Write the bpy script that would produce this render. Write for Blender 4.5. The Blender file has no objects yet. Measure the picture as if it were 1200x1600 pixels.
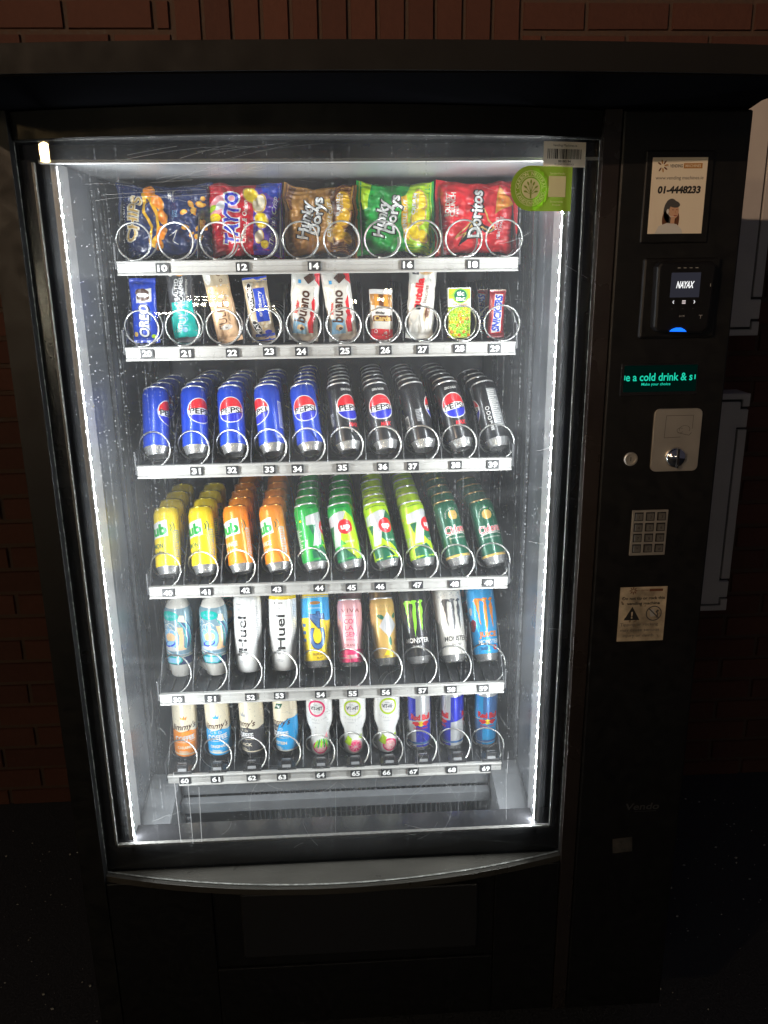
import bpy, bmesh, math, random
from math import pi, sin, cos, radians as R
from mathutils import Matrix, Vector, noise
from mathutils.geometry import tessellate_polygon

SC = bpy.context.scene
COL = SC.collection

# ------------------------------------------------------------------ camera
cam = bpy.data.cameras.new('camera')
cam.sensor_fit = 'VERTICAL'; cam.sensor_height = 24.0; cam.lens = 19.2
cam.clip_start = 0.01; cam.clip_end = 100
camo = bpy.data.objects.new('camera', cam); COL.objects.link(camo)
camo.matrix_world = Matrix(((0.998462, 0.026245, -0.048826, 0.03367),
                            (-0.054256, 0.282135, -0.957839, -1.66054),
                            (-0.011363, 0.959016, 0.283125, 1.69),
                            (0, 0, 0, 1)))
SC.camera = camo

# ------------------------------------------------------------------ world, lights, exposure
W = bpy.data.worlds.new('World'); SC.world = W; W.use_nodes = True
bg = W.node_tree.nodes['Background']
bg.inputs[0].default_value = (0.78, 0.74, 1.0, 1); bg.inputs[1].default_value = 0.036
SC.view_settings.view_transform = 'Standard'; SC.view_settings.look = 'None'
SC.view_settings.exposure = 0; SC.view_settings.gamma = 1; SC.view_settings.use_curve_mapping = False
SC.cycles.use_denoising = True
SC.cycles.max_bounces = 10; SC.cycles.transparent_max_bounces = 24
SC.cycles.diffuse_bounces = 5; SC.cycles.glossy_bounces = 4
SC.cycles.sample_clamp_indirect = 180.0; SC.cycles.caustics_reflective = False; SC.cycles.caustics_refractive = False

def lamp(name, kind, loc, aim, energy, color, **kw):
    l = bpy.data.lights.new(name, kind); l.energy = energy; l.color = color
    for k, v in kw.items(): setattr(l, k, v)
    o = bpy.data.objects.new(name, l); COL.objects.link(o); o.location = loc
    o.rotation_euler = (Vector(aim) - Vector(loc)).to_track_quat('-Z', 'Y').to_euler()
    return o
# warm street lighting from across the yard; the spot's lower rim leaves the lower wall dark
lamp('street_spot', 'SPOT', (-3.5, -4.8, 3.4), (.95, .6, 3.2), 800, (1.0, 0.68, 0.44), spot_size=R(49), spot_blend=1.0, shadow_soft_size=0.03)

LED = 2150.0       # radiance of one diode of the cabinet's light strips

# ------------------------------------------------------------------ materials
MATS = {}
def mat(name, col=(.5, .5, .5), rough=.5, metal=0.0, coat=0.0, emit=0.0, spec=0.5, nz=None):
    """nz = (scale, amount, bump): noise breaking up colour and surface"""
    if name in MATS: return MATS[name]
    m = bpy.data.materials.new(name); m.use_nodes = True; MATS[name] = m
    nt = m.node_tree; b = nt.nodes['Principled BSDF']
    b.inputs['Base Color'].default_value = (*col, 1); b.inputs['Roughness'].default_value = rough
    b.inputs['Metallic'].default_value = metal; b.inputs['Coat Weight'].default_value = coat
    b.inputs['Coat Roughness'].default_value = .12; b.inputs['Specular IOR Level'].default_value = spec
    if emit:
        b.inputs['Emission Color'].default_value = (*col, 1); b.inputs['Emission Strength'].default_value = emit
    if nz:
        sc, am, bu = nz
        tc = nt.nodes.new('ShaderNodeTexCoord'); n = nt.nodes.new('ShaderNodeTexNoise')
        n.inputs['Scale'].default_value = sc; n.inputs['Detail'].default_value = 6
        nt.links.new(tc.outputs['Object'], n.inputs['Vector'])
        mr = nt.nodes.new('ShaderNodeMapRange'); mr.inputs[1].default_value = .3; mr.inputs[2].default_value = .7
        mr.inputs[3].default_value = 1 - am; mr.inputs[4].default_value = 1 + am
        nt.links.new(n.outputs['Fac'], mr.inputs[0])
        vm = nt.nodes.new('ShaderNodeVectorMath'); vm.operation = 'SCALE'; vm.inputs[0].default_value = col
        nt.links.new(mr.outputs[0], vm.inputs['Scale']); nt.links.new(vm.outputs[0], b.inputs['Base Color'])
        m2 = nt.nodes.new('ShaderNodeMath'); m2.operation = 'MULTIPLY'; m2.inputs[1].default_value = rough
        nt.links.new(mr.outputs[0], m2.inputs[0]); nt.links.new(m2.outputs[0], b.inputs['Roughness'])
        if bu:
            bp = nt.nodes.new('ShaderNodeBump'); bp.inputs['Strength'].default_value = bu; bp.inputs['Distance'].default_value = .002
            nt.links.new(n.outputs['Fac'], bp.inputs['Height']); nt.links.new(bp.outputs[0], b.inputs['Normal'])
    return m

# print inks: satin varnish over metal or film
INKS = dict(
    white=(.80, .80, .78), offwhite=(.72, .70, .64), grey=(.35, .36, .37), lightgrey=(.55, .56, .57), black=(.012, .012, .014),
    darkgrey=(.06, .06, .065), red=(.70, .015, .025), blue=(.006, .05, .48), royal=(.02, .03, .50), navy=(.012, .025, .10),
    paleblue=(.25, .50, .72), skyblue=(.02, .36, .75), yellow=(.90, .66, .01), gold=(.60, .38, .10), oldgold=(.42, .30, .10),
    orange=(.90, .27, .015), green=(.01, .36, .05), darkgreen=(.006, .13, .06), deepgreen=(.004, .09, .045), lime=(.42, .66, .01),
    limebright=(.30, .80, .03), pink=(.80, .42, .45), hotpink=(.80, .04, .17), rose=(.85, .35, .38), cream=(.80, .72, .54),
    tan=(.70, .50, .26), brown=(.12, .04, .015), choc=(.07, .025, .012), teal=(.0, .42, .36), purple=(.07, .03, .32),
    crisp=(.85, .52, .09), crispedge=(.72, .30, .03), maroon=(.25, .01, .02), violet=(.10, .06, .45), magenta=(.65, .02, .12),
    peach=(.80, .52, .30), skin=(.55, .33, .22), mist=(.19, .31, .37), stickergreen=(.25, .41, .05), stickerpale=(.82, .84, .58), label=(.70, .64, .54),
    beige=(.52, .42, .28), amber=(.80, .45, .02), buffalo=(.40, .19, .04), crimson=(.50, .006, .02), steelblue=(.05, .16, .40))
def ink(n, fin='can'):
    if fin == 'can':  return mat('ink_%s_can' % n, INKS[n], .30, .18, .35)
    if fin == 'film': return mat('ink_%s_film' % n, INKS[n], .26, .06, .5)
    if fin == 'alu':  return mat('ink_%s_alu' % n, INKS[n], .30, .55, .3)
    if fin == 'vinyl': return vinyl(n)
    return mat('ink_%s_paper' % n, INKS[n], .65)
def vinyl(n):      # thin sticker film: part of the light behind comes through
    k = 'ink_%s_vinyl' % n
    if k not in MATS:
        m = bpy.data.materials.new(k); m.use_nodes = True; MATS[k] = m; nt = m.node_tree; nt.nodes.clear()
        o = nt.nodes.new('ShaderNodeOutputMaterial'); x = nt.nodes.new('ShaderNodeMixShader'); d = nt.nodes.new('ShaderNodeBsdfDiffuse'); t = nt.nodes.new('ShaderNodeBsdfTranslucent')
        d.inputs[0].default_value = t.inputs[0].default_value = (*INKS[n], 1); x.inputs[0].default_value = .06
        nt.links.new(d.outputs[0], x.inputs[1]); nt.links.new(t.outputs[0], x.inputs[2]); nt.links.new(x.outputs[0], o.inputs[0])
    return MATS[k]

M_black   = mat('black_powder_coat', (.0065, .0063, .0064), .55, spec=.3, nz=(40, .25, .15))
M_gloss   = mat('black_gloss_border', (.012, .012, .013), .20, nz=(14, .3, 0))
M_panel   = mat('black_panel', (.0065, .0065, .007), .45, spec=.3, nz=(60, .2, .1))
M_hood    = mat('hood_coat', (.0062, .0060, .0064), .75, spec=.25, nz=(25, .12, .1))
M_undershade   = mat('hood_underside_shade', (.003, .003, .0035), .9, spec=0)  # near-black coat: the shade below the hood put into its colour
M_liner   = mat('liner_steel', (.085, .094, .108), .30, .5, nz=(6, .25, .06))
M_ceil    = mat('liner_ceiling', (.20, .205, .21), .45, .2, nz=(10, .2, 0))
M_back    = mat('liner_back', (.03, .032, .036), .5, nz=(12, .3, 0))
M_return  = mat('light_strip_cover', (.30, .302, .305), .35, nz=(30, .08, 0))
M_rail    = mat('price_rail_white', (.36, .355, .335), .30, .05, nz=(22, .10, .02))
M_tray    = mat('tray_dark', (.030, .032, .035), .40, nz=(30, .4, .1))
M_divider = mat('divider_dark', (.045, .048, .052), .28, .4, nz=(25, .3, 0))
M_wire    = mat('spiral_wire', (.56, .56, .54), .32, .9)
M_alu     = mat('can_aluminium', (.70, .70, .69), .26, .82)
M_lid     = mat('can_lid', (.66, .66, .66), .30, .6)
M_tag     = mat('tag_black', (.014, .014, .015), .4)
M_tagtx   = mat('tag_figure', (.82, .82, .80), .5)
M_gasket  = mat('pale_seal', (.11, .107, .098), .4, nz=(200, .3, .3))
M_ledge   = mat('ledge_dark', (.075, .070, .060), .30, .35, nz=(9, .12, 0))
M_ramp    = mat('grey_ramp', (.11, .115, .12), .42, nz=(20, .15, 0))
M_steel   = mat('brushed_steel', (.50, .47, .42), .42, .7, nz=(30, .06, 0))
M_dark    = mat('dark_void', (.008, .008, .010), .6)
M_meter   = mat('meter_grp', (.52, .49, .47), .5, nz=(10, .06, .02))
M_groove  = mat('meter_groove', (.03, .03, .032), .7)
def emission(name, col, s):
    m = bpy.data.materials.new(name); m.use_nodes = True; nt = m.node_tree; nt.nodes.clear()
    o = nt.nodes.new('ShaderNodeOutputMaterial'); e = nt.nodes.new('ShaderNodeEmission')
    e.inputs[0].default_value = (*col, 1); e.inputs[1].default_value = s; nt.links.new(e.outputs[0], o.inputs[0]); return m
M_diode  = emission('led_diode', (.93, .97, 1.0), LED)
M_tape   = emission('led_tape', (.93, .97, 1.0), LED * .008)
M_screen = emission('reader_screen', (.11, .11, .15), .22)
M_white_lit = emission('screen_white', (1, 1, 1), 1.0)
M_bluelit = emission('reader_blue', (.01, .16, 1.0), 1.6)
M_vfdglow = emission('display_glow', (.0, .16, .12), .04)
M_vfd     = emission('display_teal', (.02, .85, .55), .75)
M_warm    = emission('warm_lamp', (1, .66, .28), 420)
M_tube    = emission('warm_panel', (1, .88, .62), 170)

# ------------------------------------------------------------------ mesh helpers
class MB:
    def __init__(s): s.v = []; s.f = []; s.m = []; s.mats = []
    def mi(s, m):
        if m not in s.mats: s.mats.append(m)
        return s.mats.index(m)
    def add(s, vs, fs, m):
        o = len(s.v); s.v += [tuple(v) for v in vs]; k = s.mi(m)
        for f in fs: s.f.append(tuple(i + o for i in f)); s.m.append(k)
    def box(s, x0, x1, y0, y1, z0, z1, m):
        s.add([(x0, y0, z0), (x1, y0, z0), (x1, y1, z0), (x0, y1, z0), (x0, y0, z1), (x1, y0, z1), (x1, y1, z1), (x0, y1, z1)],
              [(0, 3, 2, 1), (4, 5, 6, 7), (0, 1, 5, 4), (1, 2, 6, 5), (2, 3, 7, 6), (3, 0, 4, 7)], m)
    def lathe(s, prof, m, seg=40, c=(0, 0, 0), capb=False, capt=False):
        n = len(prof); vs = []
        for r, z in prof:
            for k in range(seg):
                a = 2 * pi * k / seg; vs.append((c[0] + r * sin(a), c[1] - r * cos(a), c[2] + z))
        fs = []
        for i in range(n - 1):
            for k in range(seg):
                j = (k + 1) % seg; fs.append((i * seg + k, i * seg + j, (i + 1) * seg + j, (i + 1) * seg + k))
        if capb: fs.append(tuple(reversed(range(seg))))
        if capt: fs.append(tuple(range((n - 1) * seg, n * seg)))
        s.add(vs, fs, m)
    def tube(s, pts, r, m, seg=6, caps=True):
        pts = [Vector(p) for p in pts]; vs = []; up = Vector((0, 0, 1))
        t0 = (pts[1] - pts[0]).normalized(); nrm = t0.orthogonal().normalized()
        for i, p in enumerate(pts):
            t = (pts[min(i + 1, len(pts) - 1)] - pts[max(i - 1, 0)]).normalized()
            nrm = (nrm - t * nrm.dot(t)).normalized(); bi = t.cross(nrm)
            for k in range(seg):
                a = 2 * pi * k / seg; vs.append(p + (nrm * cos(a) + bi * sin(a)) * r)
        fs = []
        for i in range(len(pts) - 1):
            for k in range(seg):
                j = (k + 1) % seg; fs.append((i * seg + k, i * seg + j, (i + 1) * seg + j, (i + 1) * seg + k))
        if caps:
            fs.append(tuple(reversed(range(seg)))); fs.append(tuple(range((len(pts) - 1) * seg, len(pts) * seg)))
        s.add(vs, fs, m)
    def prism(s, poly, ax, a0, a1, m):
        """poly: 2D outline in the two other axes (x,y)/(y,z)/(x,z); extruded along ax from a0 to a1"""
        n = len(poly)
        def P(p, a): return {'z': (p[0], p[1], a), 'x': (a, p[0], p[1]), 'y': (p[0], a, p[1])}[ax]
        vs = [P(p, a0) for p in poly] + [P(p, a1) for p in poly]
        tri = tessellate_polygon([[Vector((p[0], p[1], 0)) for p in poly]])
        fs = [t for t in tri] + [tuple(i + n for i in reversed(t)) for t in tri]
        for i in range(n): fs.append((i, (i + 1) % n, (i + 1) % n + n, i + n))
        s.add(vs, fs, m)
    def obj(s, name, parent=None, smooth=False, bevel=0, loc=(0, 0, 0), weld=False, auto=None):
        me = bpy.data.meshes.new(name); me.from_pydata(s.v, [], s.f)
        for m in s.mats: me.materials.append(m)
        me.polygons.foreach_set('material_index', s.m)
        bm = bmesh.new(); bm.from_mesh(me)
        if weld: bmesh.ops.remove_doubles(bm, verts=bm.verts, dist=1e-6)
        if not weld: bmesh.ops.recalc_face_normals(bm, faces=bm.faces)
        bm.to_mesh(me); bm.free()
        if smooth: me.polygons.foreach_set('use_smooth', [True] * len(me.polygons))
        me.update()
        if auto: me.set_sharp_from_angle(angle=R(auto))
        o = bpy.data.objects.new(name, me); COL.objects.link(o)
        if parent: o.parent = parent
        o.location = loc
        if bevel:
            b = o.modifiers.new('bevel', 'BEVEL'); b.width = bevel; b.segments = 2; b.limit_method = 'ANGLE'; b.angle_limit = R(40)
        return o

def tag(o, label=None, cat=None, group=None, kind=None):
    for k, v in (('label', label), ('category', cat), ('group', group), ('kind', kind)):
        if v: o[k] = v
    return o
def empty(name, loc, label=None, cat=None, group=None):
    o = bpy.data.objects.new(name, None); COL.objects.link(o); o.location = loc; o.empty_display_size = .02
    return tag(o, label, cat, group)

# ------------------------------------------------------------------ flat artwork (millimetres) wrapped on surfaces
_T = {}
def text_tris(s, bold=0.0, sp=1.0):
    k = (s, bold, sp)
    if k not in _T:
        cu = bpy.data.curves.new('t', 'FONT'); cu.body = s; cu.offset = bold; cu.resolution_u = 3; cu.space_character = sp
        o = bpy.data.objects.new('t', cu); me = bpy.data.meshes.new_from_object(o)
        vs = [(v.co.x, v.co.y) for v in me.vertices]; tr = [tuple(p.vertices) for p in me.polygons]
        bpy.data.objects.remove(o); bpy.data.curves.remove(cu); bpy.data.meshes.remove(me)
        _T[k] = (vs, tr)
    return _T[k]

class Art:
    def __init__(s, fin='can'): s.f = []; s.fin = fin
    def m(s, c): return ink(c, s.fin) if isinstance(c, str) else c
    def poly(s, pts, c, l=1):
        for t in tessellate_polygon([[Vector((p[0], p[1], 0)) for p in pts]]):
            s.f.append(([tuple(pts[i][:2]) for i in t], s.m(c), l))
        return s
    def rect(s, x, y, w, h, c, l=1, rot=0):
        a = R(rot); return s.poly([(x + cos(a) * i * w / 2 - sin(a) * j * h / 2, y + sin(a) * i * w / 2 + cos(a) * j * h / 2)
                                   for i, j in ((-1, -1), (1, -1), (1, 1), (-1, 1))], c, l)
    def ell(s, x, y, rx, ry, c, l=1, rot=0, a0=0, a1=360, n=30, jag=0, seed=1):
        rn = random.Random(seed); a = R(rot); P = []
        for k in range(n + (0 if a1 - a0 >= 360 else 1)):
            t = R(a0 + (a1 - a0) * k / n); q = 1 + jag * (rn.random() - .5)
            P.append((x + cos(a) * rx * q * cos(t) - sin(a) * ry * q * sin(t), y + sin(a) * rx * q * cos(t) + cos(a) * ry * q * sin(t)))
        return s.poly(P, c, l)
    def ring(s, x, y, r0, r1, c, l=1, a0=0, a1=360, n=36, sy=1.0):
        for k in range(n):
            t0 = R(a0 + (a1 - a0) * k / n); t1 = R(a0 + (a1 - a0) * (k + 1) / n)
            s.f.append(([(x + r0 * cos(t0), y + sy * r0 * sin(t0)), (x + r1 * cos(t0), y + sy * r1 * sin(t0)),
                         (x + r1 * cos(t1), y + sy * r1 * sin(t1)), (x + r0 * cos(t1), y + sy * r0 * sin(t1))], s.m(c), l))
        return s
    def line(s, pts, w, c, l=1):
        for (x0, y0), (x1, y1) in zip(pts, pts[1:]):
            d = math.hypot(x1 - x0, y1 - y0) or 1; nx, ny = -(y1 - y0) / d * w / 2, (x1 - x0) / d * w / 2
            s.f.append(([(x0 - nx, y0 - ny), (x1 - nx, y1 - ny), (x1 + nx, y1 + ny), (x0 + nx, y0 + ny)], s.m(c), l))
        return s
    def text(s, t, x, y, h, c, l=2, rot=0, w=None, bold=0.0, sh=0.0, sp=1.0):
        vs, tr = text_tris(t, bold, sp)
        if not vs: return s
        x0 = min(v[0] for v in vs); x1 = max(v[0] for v in vs); k = h / .682
        kx = k if w is None else w / (x1 - x0)
        a = R(rot); q = []
        for vx, vy in vs:
            px = (vx - (x0 + x1) / 2) * kx + (vy - .34) * k * sh; py = (vy - .341) * k
            q.append((x + cos(a) * px - sin(a) * py, y + sin(a) * px + cos(a) * py))
        for t3 in tr: s.f.append(([q[i] for i in t3], s.m(c), l))
        return s
    def arct(s, t, x, y, r, h, c, l=2, mid=90, step=None, bold=0.0, inner=False):
        step = step or math.degrees(h * 1.02 / r); n = len(t)
        for i, ch in enumerate(t):
            if ch == ' ': continue
            a = mid + (-(i - (n - 1) / 2) * step if not inner else (i - (n - 1) / 2) * step)
            s.text(ch, x + r * cos(R(a)), y + r * sin(R(a)), h, c, l, rot=a - 90 if not inner else a + 90, bold=bold)
        return s
    def lines(s, x, y, w, h, n, c, l=1, rot=0, seed=3, fill=.55):
        rn = random.Random(seed); a = R(rot); dy = h / n
        for k in range(n):
            yy = h / 2 - (k + .5) * dy; ww = w * (.55 + .45 * rn.random()); xx = -w / 2 + ww / 2
            s.rect(x + cos(a) * xx - sin(a) * yy, y + sin(a) * xx + cos(a) * yy, ww, dy * fill, c, l, rot)
        return s
    def bars(s, x, y, w, h, c, l=2, rot=0, seed=5):
        rn = random.Random(seed); p = -w / 2; a = R(rot)
        while p < w / 2 - w * .03:
            b = w * rn.choice((.012, .012, .022, .034)); s.rect(x + cos(a) * (p + b / 2), y + sin(a) * (p + b / 2), b, h, c, l, rot)
            p += b + w * rn.choice((.012, .016, .028))
        return s
    def put(s, mb, fn, du=None, dv=None):
        for pts, m, l in s.f:
            for q in clip(clip([pts], 0, du), 1, dv):
                if len(q) > 2:
                    ar = sum(q[i][0] * q[(i + 1) % len(q)][1] - q[(i + 1) % len(q)][0] * q[i][1] for i in range(len(q)))
                    if abs(ar) < 1e-7: continue
                    if ar < 0: q = q[::-1]
                    mb.add([fn(u, v, l) for u, v in q], [tuple(range(len(q)))], m)

def half(p, ax, c, keep_low):
    out = []
    for i in range(len(p)):
        a, b = p[i], p[(i + 1) % len(p)]
        ia = (a[ax] <= c) if keep_low else (a[ax] >= c); ib = (b[ax] <= c) if keep_low else (b[ax] >= c)
        if ia: out.append(a)
        if ia != ib:
            t = (c - a[ax]) / (b[ax] - a[ax]); out.append((a[0] + t * (b[0] - a[0]), a[1] + t * (b[1] - a[1])))
    return out
def clip(ps, ax, d):
    if not d: return ps
    out = []
    for p in ps:
        lo = min(q[ax] for q in p); hi = max(q[ax] for q in p); k = math.floor(lo / d) + 1; rest = p
        while k * d < hi - 1e-6 and len(rest) > 2:
            out.append(half(rest, ax, k * d, True)); rest = half(rest, ax, k * d, False); k += 1
        out.append(rest)
    return out


# ------------------------------------------------------------------ setting: ground, wall, meter boxes
GX0, GY0 = -3.5, -7.0
g = MB(); N = 2
g.add([(-6, -8, 0), (6, -8, 0), (6, 1.2, 0), (-6, 1.2, 0)], [(0, 1, 2, 3)], mat('asphalt', (.030, .033, .042), .8, nz=(180, .6, .6)))
tag(g.obj('ground'), kind='structure')
gr = MB(); rn = random.Random(4); M_grit = mat('pale_grit', (.42, .42, .38), .7)
for k in range(420):
    x = rn.uniform(-1.3, -.5) if rn.random() < .55 else rn.uniform(.72, 1.35)
    y = rn.uniform(-.55, .62); s = rn.choice((.0007, .0007, .001, .001, .0016, .0024)); a = rn.uniform(0, pi)
    gr.prism([(x + s * cos(a + t) * (1.6 if t in (0, pi) else 1), y + s * sin(a + t)) for t in (0, pi / 2, pi, 3 * pi / 2)], 'z', .001, .001 + s, M_grit)
tag(gr.obj('grit'), 'pale grit and crumbs scattered over the dark asphalt', kind='stuff')
tw = MB(); M_twig = mat('pale_twig', (.42, .38, .32), .8)
tw.tube([(-.70, .66, .004), (-.685, .69, .014), (-.672, .70, .02)], .0022, M_twig, 5)
tw.tube([(-.672, .67, .004), (-.655, .672, .012), (-.64, .668, .005)], .0018, M_twig, 5)
tag(tw.obj('twig'), 'small pale forked twig on the asphalt at the foot of the brick wall', 'twig')

# brick wall: real bricks with mortar behind
def rnd_island_mat(name, c0, c1, rough, bump):
    m = mat(name, c0, rough); nt = m.node_tree; b = nt.nodes['Principled BSDF']
    ge = nt.nodes.new('ShaderNodeNewGeometry'); rp = nt.nodes.new('ShaderNodeValToRGB')
    rp.color_ramp.elements[0].color = (*c0, 1); rp.color_ramp.elements[1].color = (*c1, 1)
    tc = nt.nodes.new('ShaderNodeTexCoord'); n = nt.nodes.new('ShaderNodeTexNoise'); n.inputs['Scale'].default_value = 60; n.inputs['Detail'].default_value = 7
    nt.links.new(tc.outputs['Object'], n.inputs['Vector'])
    ad = nt.nodes.new('ShaderNodeMath'); ad.operation = 'MULTIPLY_ADD'; ad.inputs[1].default_value = .7; ad.inputs[2].default_value = -.2
    nt.links.new(n.outputs['Fac'], ad.inputs[0]); a2 = nt.nodes.new('ShaderNodeMath'); a2.operation = 'ADD'
    nt.links.new(ad.outputs[0], a2.inputs[0]); m3 = nt.nodes.new('ShaderNodeMath'); m3.operation = 'MULTIPLY'; m3.inputs[1].default_value = .8
    nt.links.new(ge.outputs['Random Per Island'], m3.inputs[0]); nt.links.new(m3.outputs[0], a2.inputs[1])
    nt.links.new(a2.outputs[0], rp.inputs[0]); nt.links.new(rp.outputs[0], b.inputs['Base Color'])
    bp = nt.nodes.new('ShaderNodeBump'); bp.inputs['Strength'].default_value = bump; bp.inputs['Distance'].default_value = .003
    nt.links.new(n.outputs['Fac'], bp.inputs['Height']); nt.links.new(bp.outputs[0], b.inputs['Normal'])
    return m
M_brick = rnd_island_mat('red_brick', (.048, .0145, .009), (.080, .026, .015), .85, .5)
M_mort = mat('mortar', (.060, .036, .026), .9, nz=(90, .3, .4))
wl = MB(); rn = random.Random(8)
wl.box(-2.6, 2.6, .748, .95, 0, 3.2, M_mort)
WY = .740
def brick(x0, x1, z0, z1):
    d = rn.uniform(-.0015, .0015); j = lambda: rn.uniform(-.0012, .0012)
    y = WY + d; c = .003
    vs = [(x0 + j(), .752, z0), (x1 + j(), .752, z0), (x1, .752, z1), (x0, .752, z1),
          (x0 + c, y, z0 + c), (x1 - c + j(), y, z0 + c + j()), (x1 - c, y, z1 - c + j()), (x0 + c + j(), y, z1 - c)]
    wl.add(vs, [(4, 5, 6, 7), (0, 1, 5, 4), (1, 2, 6, 5), (2, 3, 7, 6), (3, 0, 4, 7)], M_brick)
CH = .0768; zb0 = 2.286 - 29 * CH - .0     # bed joints are at zb0 + k*CH
for k in range(-1, 42):
    z0 = zb0 + k * CH
    if z0 + CH < 0.02: continue
    x = -2.6 - (.1125 if k % 2 else 0) + .043
    while x < 2.6:
        xa, xb = x + .005, x + .22
        soldier = 2.20 < z0 + CH / 2 < 2.44
        if soldier:
            if xb > -.372 and xa < .532:
                if xa < -.38: brick(xa, -.380, max(z0 + .005, .0), z0 + CH - .005)
                elif xb > .545: brick(max(xa, .537), xb, z0 + .005, z0 + CH - .005)
                x += .225; continue
        brick(xa, xb, max(z0 + .005, .0), z0 + CH - .005); x += .225
for k in range(12):
    x = -.372 + k * .0753; brick(x + .004, x + .0713, 2.205, 2.435)
wall = wl.obj('brick_wall'); tag(wall, 'dark red brick wall with a band of upright bricks above the machine', 'wall')

def meter_box(z0, z1, label):
    x0, x1, yb, yf = .77, 1.222, .742, .655
    t = empty('meter_box', (x0 + .226, yb, z0), label, 'meter box', 'pale meter boxes on the brick wall')
    ox, oz = x0 + .226, z0
    b = MB(); b.box(x0 - ox, x1 - ox, yf + .012 - yb, 0, 0, z1 - z0, M_meter); b.obj('body', t, bevel=.004)
    H = z1 - z0; d = MB(); gp = .007; e = .022; r = .024; n = .075
    X0, X1 = x0 - ox + e, x1 - ox - .004
    # door leaf with stepped corners: the pale rim shows outside it, the gap round it is the dark groove
    pts = [(X0, r), (X1 - r, r), (X1 - r, r + .022), (X1, r + .022), (X1, r + n), (X1 - .030, r + n),
           (X1 - .030, H - r - n), (X1, H - r - n), (X1, H - r - .022), (X1 - r, H - r - .022), (X1 - r, H - r), (X0, H - r)]
    d.prism(pts, 'y', yf - .004 - yb, yf + .0085 - yb, M_meter); d.obj('door', t, bevel=.002)
    f = MB()     # outer rim around the door
    f.prism([(x0 - ox, 0), (x1 - ox, 0), (x1 - ox, r + .014), (X1 - r + gp, r + .014), (X1 - r + gp, r - gp), (x0 - ox, r - gp)], 'y', yf - yb, yf + .0115 - yb, M_meter)
    f.prism([(x0 - ox, H), (x1 - ox, H), (x1 - ox, H - r - .014), (X1 - r + gp, H - r - .014), (X1 - r + gp, H - r + gp), (x0 - ox, H - r + gp)][::-1], 'y', yf - yb, yf + .0115 - yb, M_meter)
    f.box(X1 - .030 + gp, x1 - ox - .0005, yf - yb, yf + .0115 - yb, r + n + gp, H - r - n - gp, M_meter)
    f.obj('rim', t, bevel=.0015)
    k = MB(); k.box(X0 - .002, X1 + .003, yf + .0095 - yb, yf + .0118 - yb, .012, H - .012, M_groove); k.obj('groove', t)
meter_box(1.500, 2.135, 'upper pale meter box on the brick wall, its top half in warm light')
meter_box(.655, 1.335, 'lower pale meter box on the brick wall, all of it in shade')

# ------------------------------------------------------------------ vending machine
VM = empty('vending_machine', (.1, .25, 0), 'tall black glass fronted vending machine with lit shelves and a control panel', 'vending machine')
VM.location = (0, 0, 0)
SAG, HWG = .066, .474
def bow(x, off=0.0): return -.22 - SAG * (1 - (x / HWG) ** 2) - off
def bowpts(x0, x1, n=24, off=0.0): return [(x0 + (x1 - x0) * k / n, bow(x0 + (x1 - x0) * k / n, off)) for k in range(n + 1)]
ZG0, ZG1, ZT = .505, 1.891, 1.934

cb = MB()
cb.box(-.515, -.435, -.15, .70, .10, ZT, M_black); cb.box(.435, .710, -.15, .70, .10, ZT, M_black)
cb.box(-.435, .435, -.15, .70, 1.876, ZT - .001, M_black); cb.box(-.435, .435, .625, .70, .10, 1.876, M_black)
cb.box(-.435, .435, -.148, .624, .10, .375, M_black)
cb.box(-.49, .69, -.10, .66, 0, .10, M_dark)
cabinet = cb.obj('cabinet', VM, bevel=.003)
ln = MB()
ln.box(-.4345, -.430, -.13, .622, .376, 1.872, M_liner); ln.box(.430, .4345, -.13, .622, .376, 1.872, M_liner)
ln.box(-.4295, .4295, .615, .622, .376, 1.872, M_back)
ln.box(-.4295, .4295, -.13, .614, 1.868, 1.8745, M_ceil)
# upright slotted runners on the side walls
for s in (-1, 1):
    for y in (.02, .10, .42):
        ln.box(min(s * .4295, s * .420), max(s * .4295, s * .420), y, y + .012, .58, 1.84, M_divider)
ln.obj('interior_liner', VM)
# chute under the lowest shelf
ch = MB()
ch.box(-.36, .36, .004, .010, .523, .556, M_ramp)
ch.box(-.358, .358, -.022, .003, .492, .519, M_ramp)
ch.box(-.4295, .4295, .10, .106, .3765, .50, M_dark)
for k in range(46): ch.box(-.22 + k * .0125, -.216 + k * .0125, .085, .0995, .38, .50, mat('grill_rib', (.14, .145, .15), .5))
for s in (-1, 1):
    ch.prism([(-.198, .376), (.03, .376), (.03, .566), (-.02, .560), (-.198, .515)], 'x', min(s * .362, s * .429), max(s * .362, s * .429), M_ramp)
ch.box(-.36, .36, -.19, -.17, .376, .548, M_dark)
ch.box(-.36, .36, -.168, -.150, .538, .5485, M_ramp); ch.box(-.36, .36, -.149, -.140, .376, .53, M_dark)
ch.obj('delivery_chute', VM, bevel=.0015)

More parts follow.
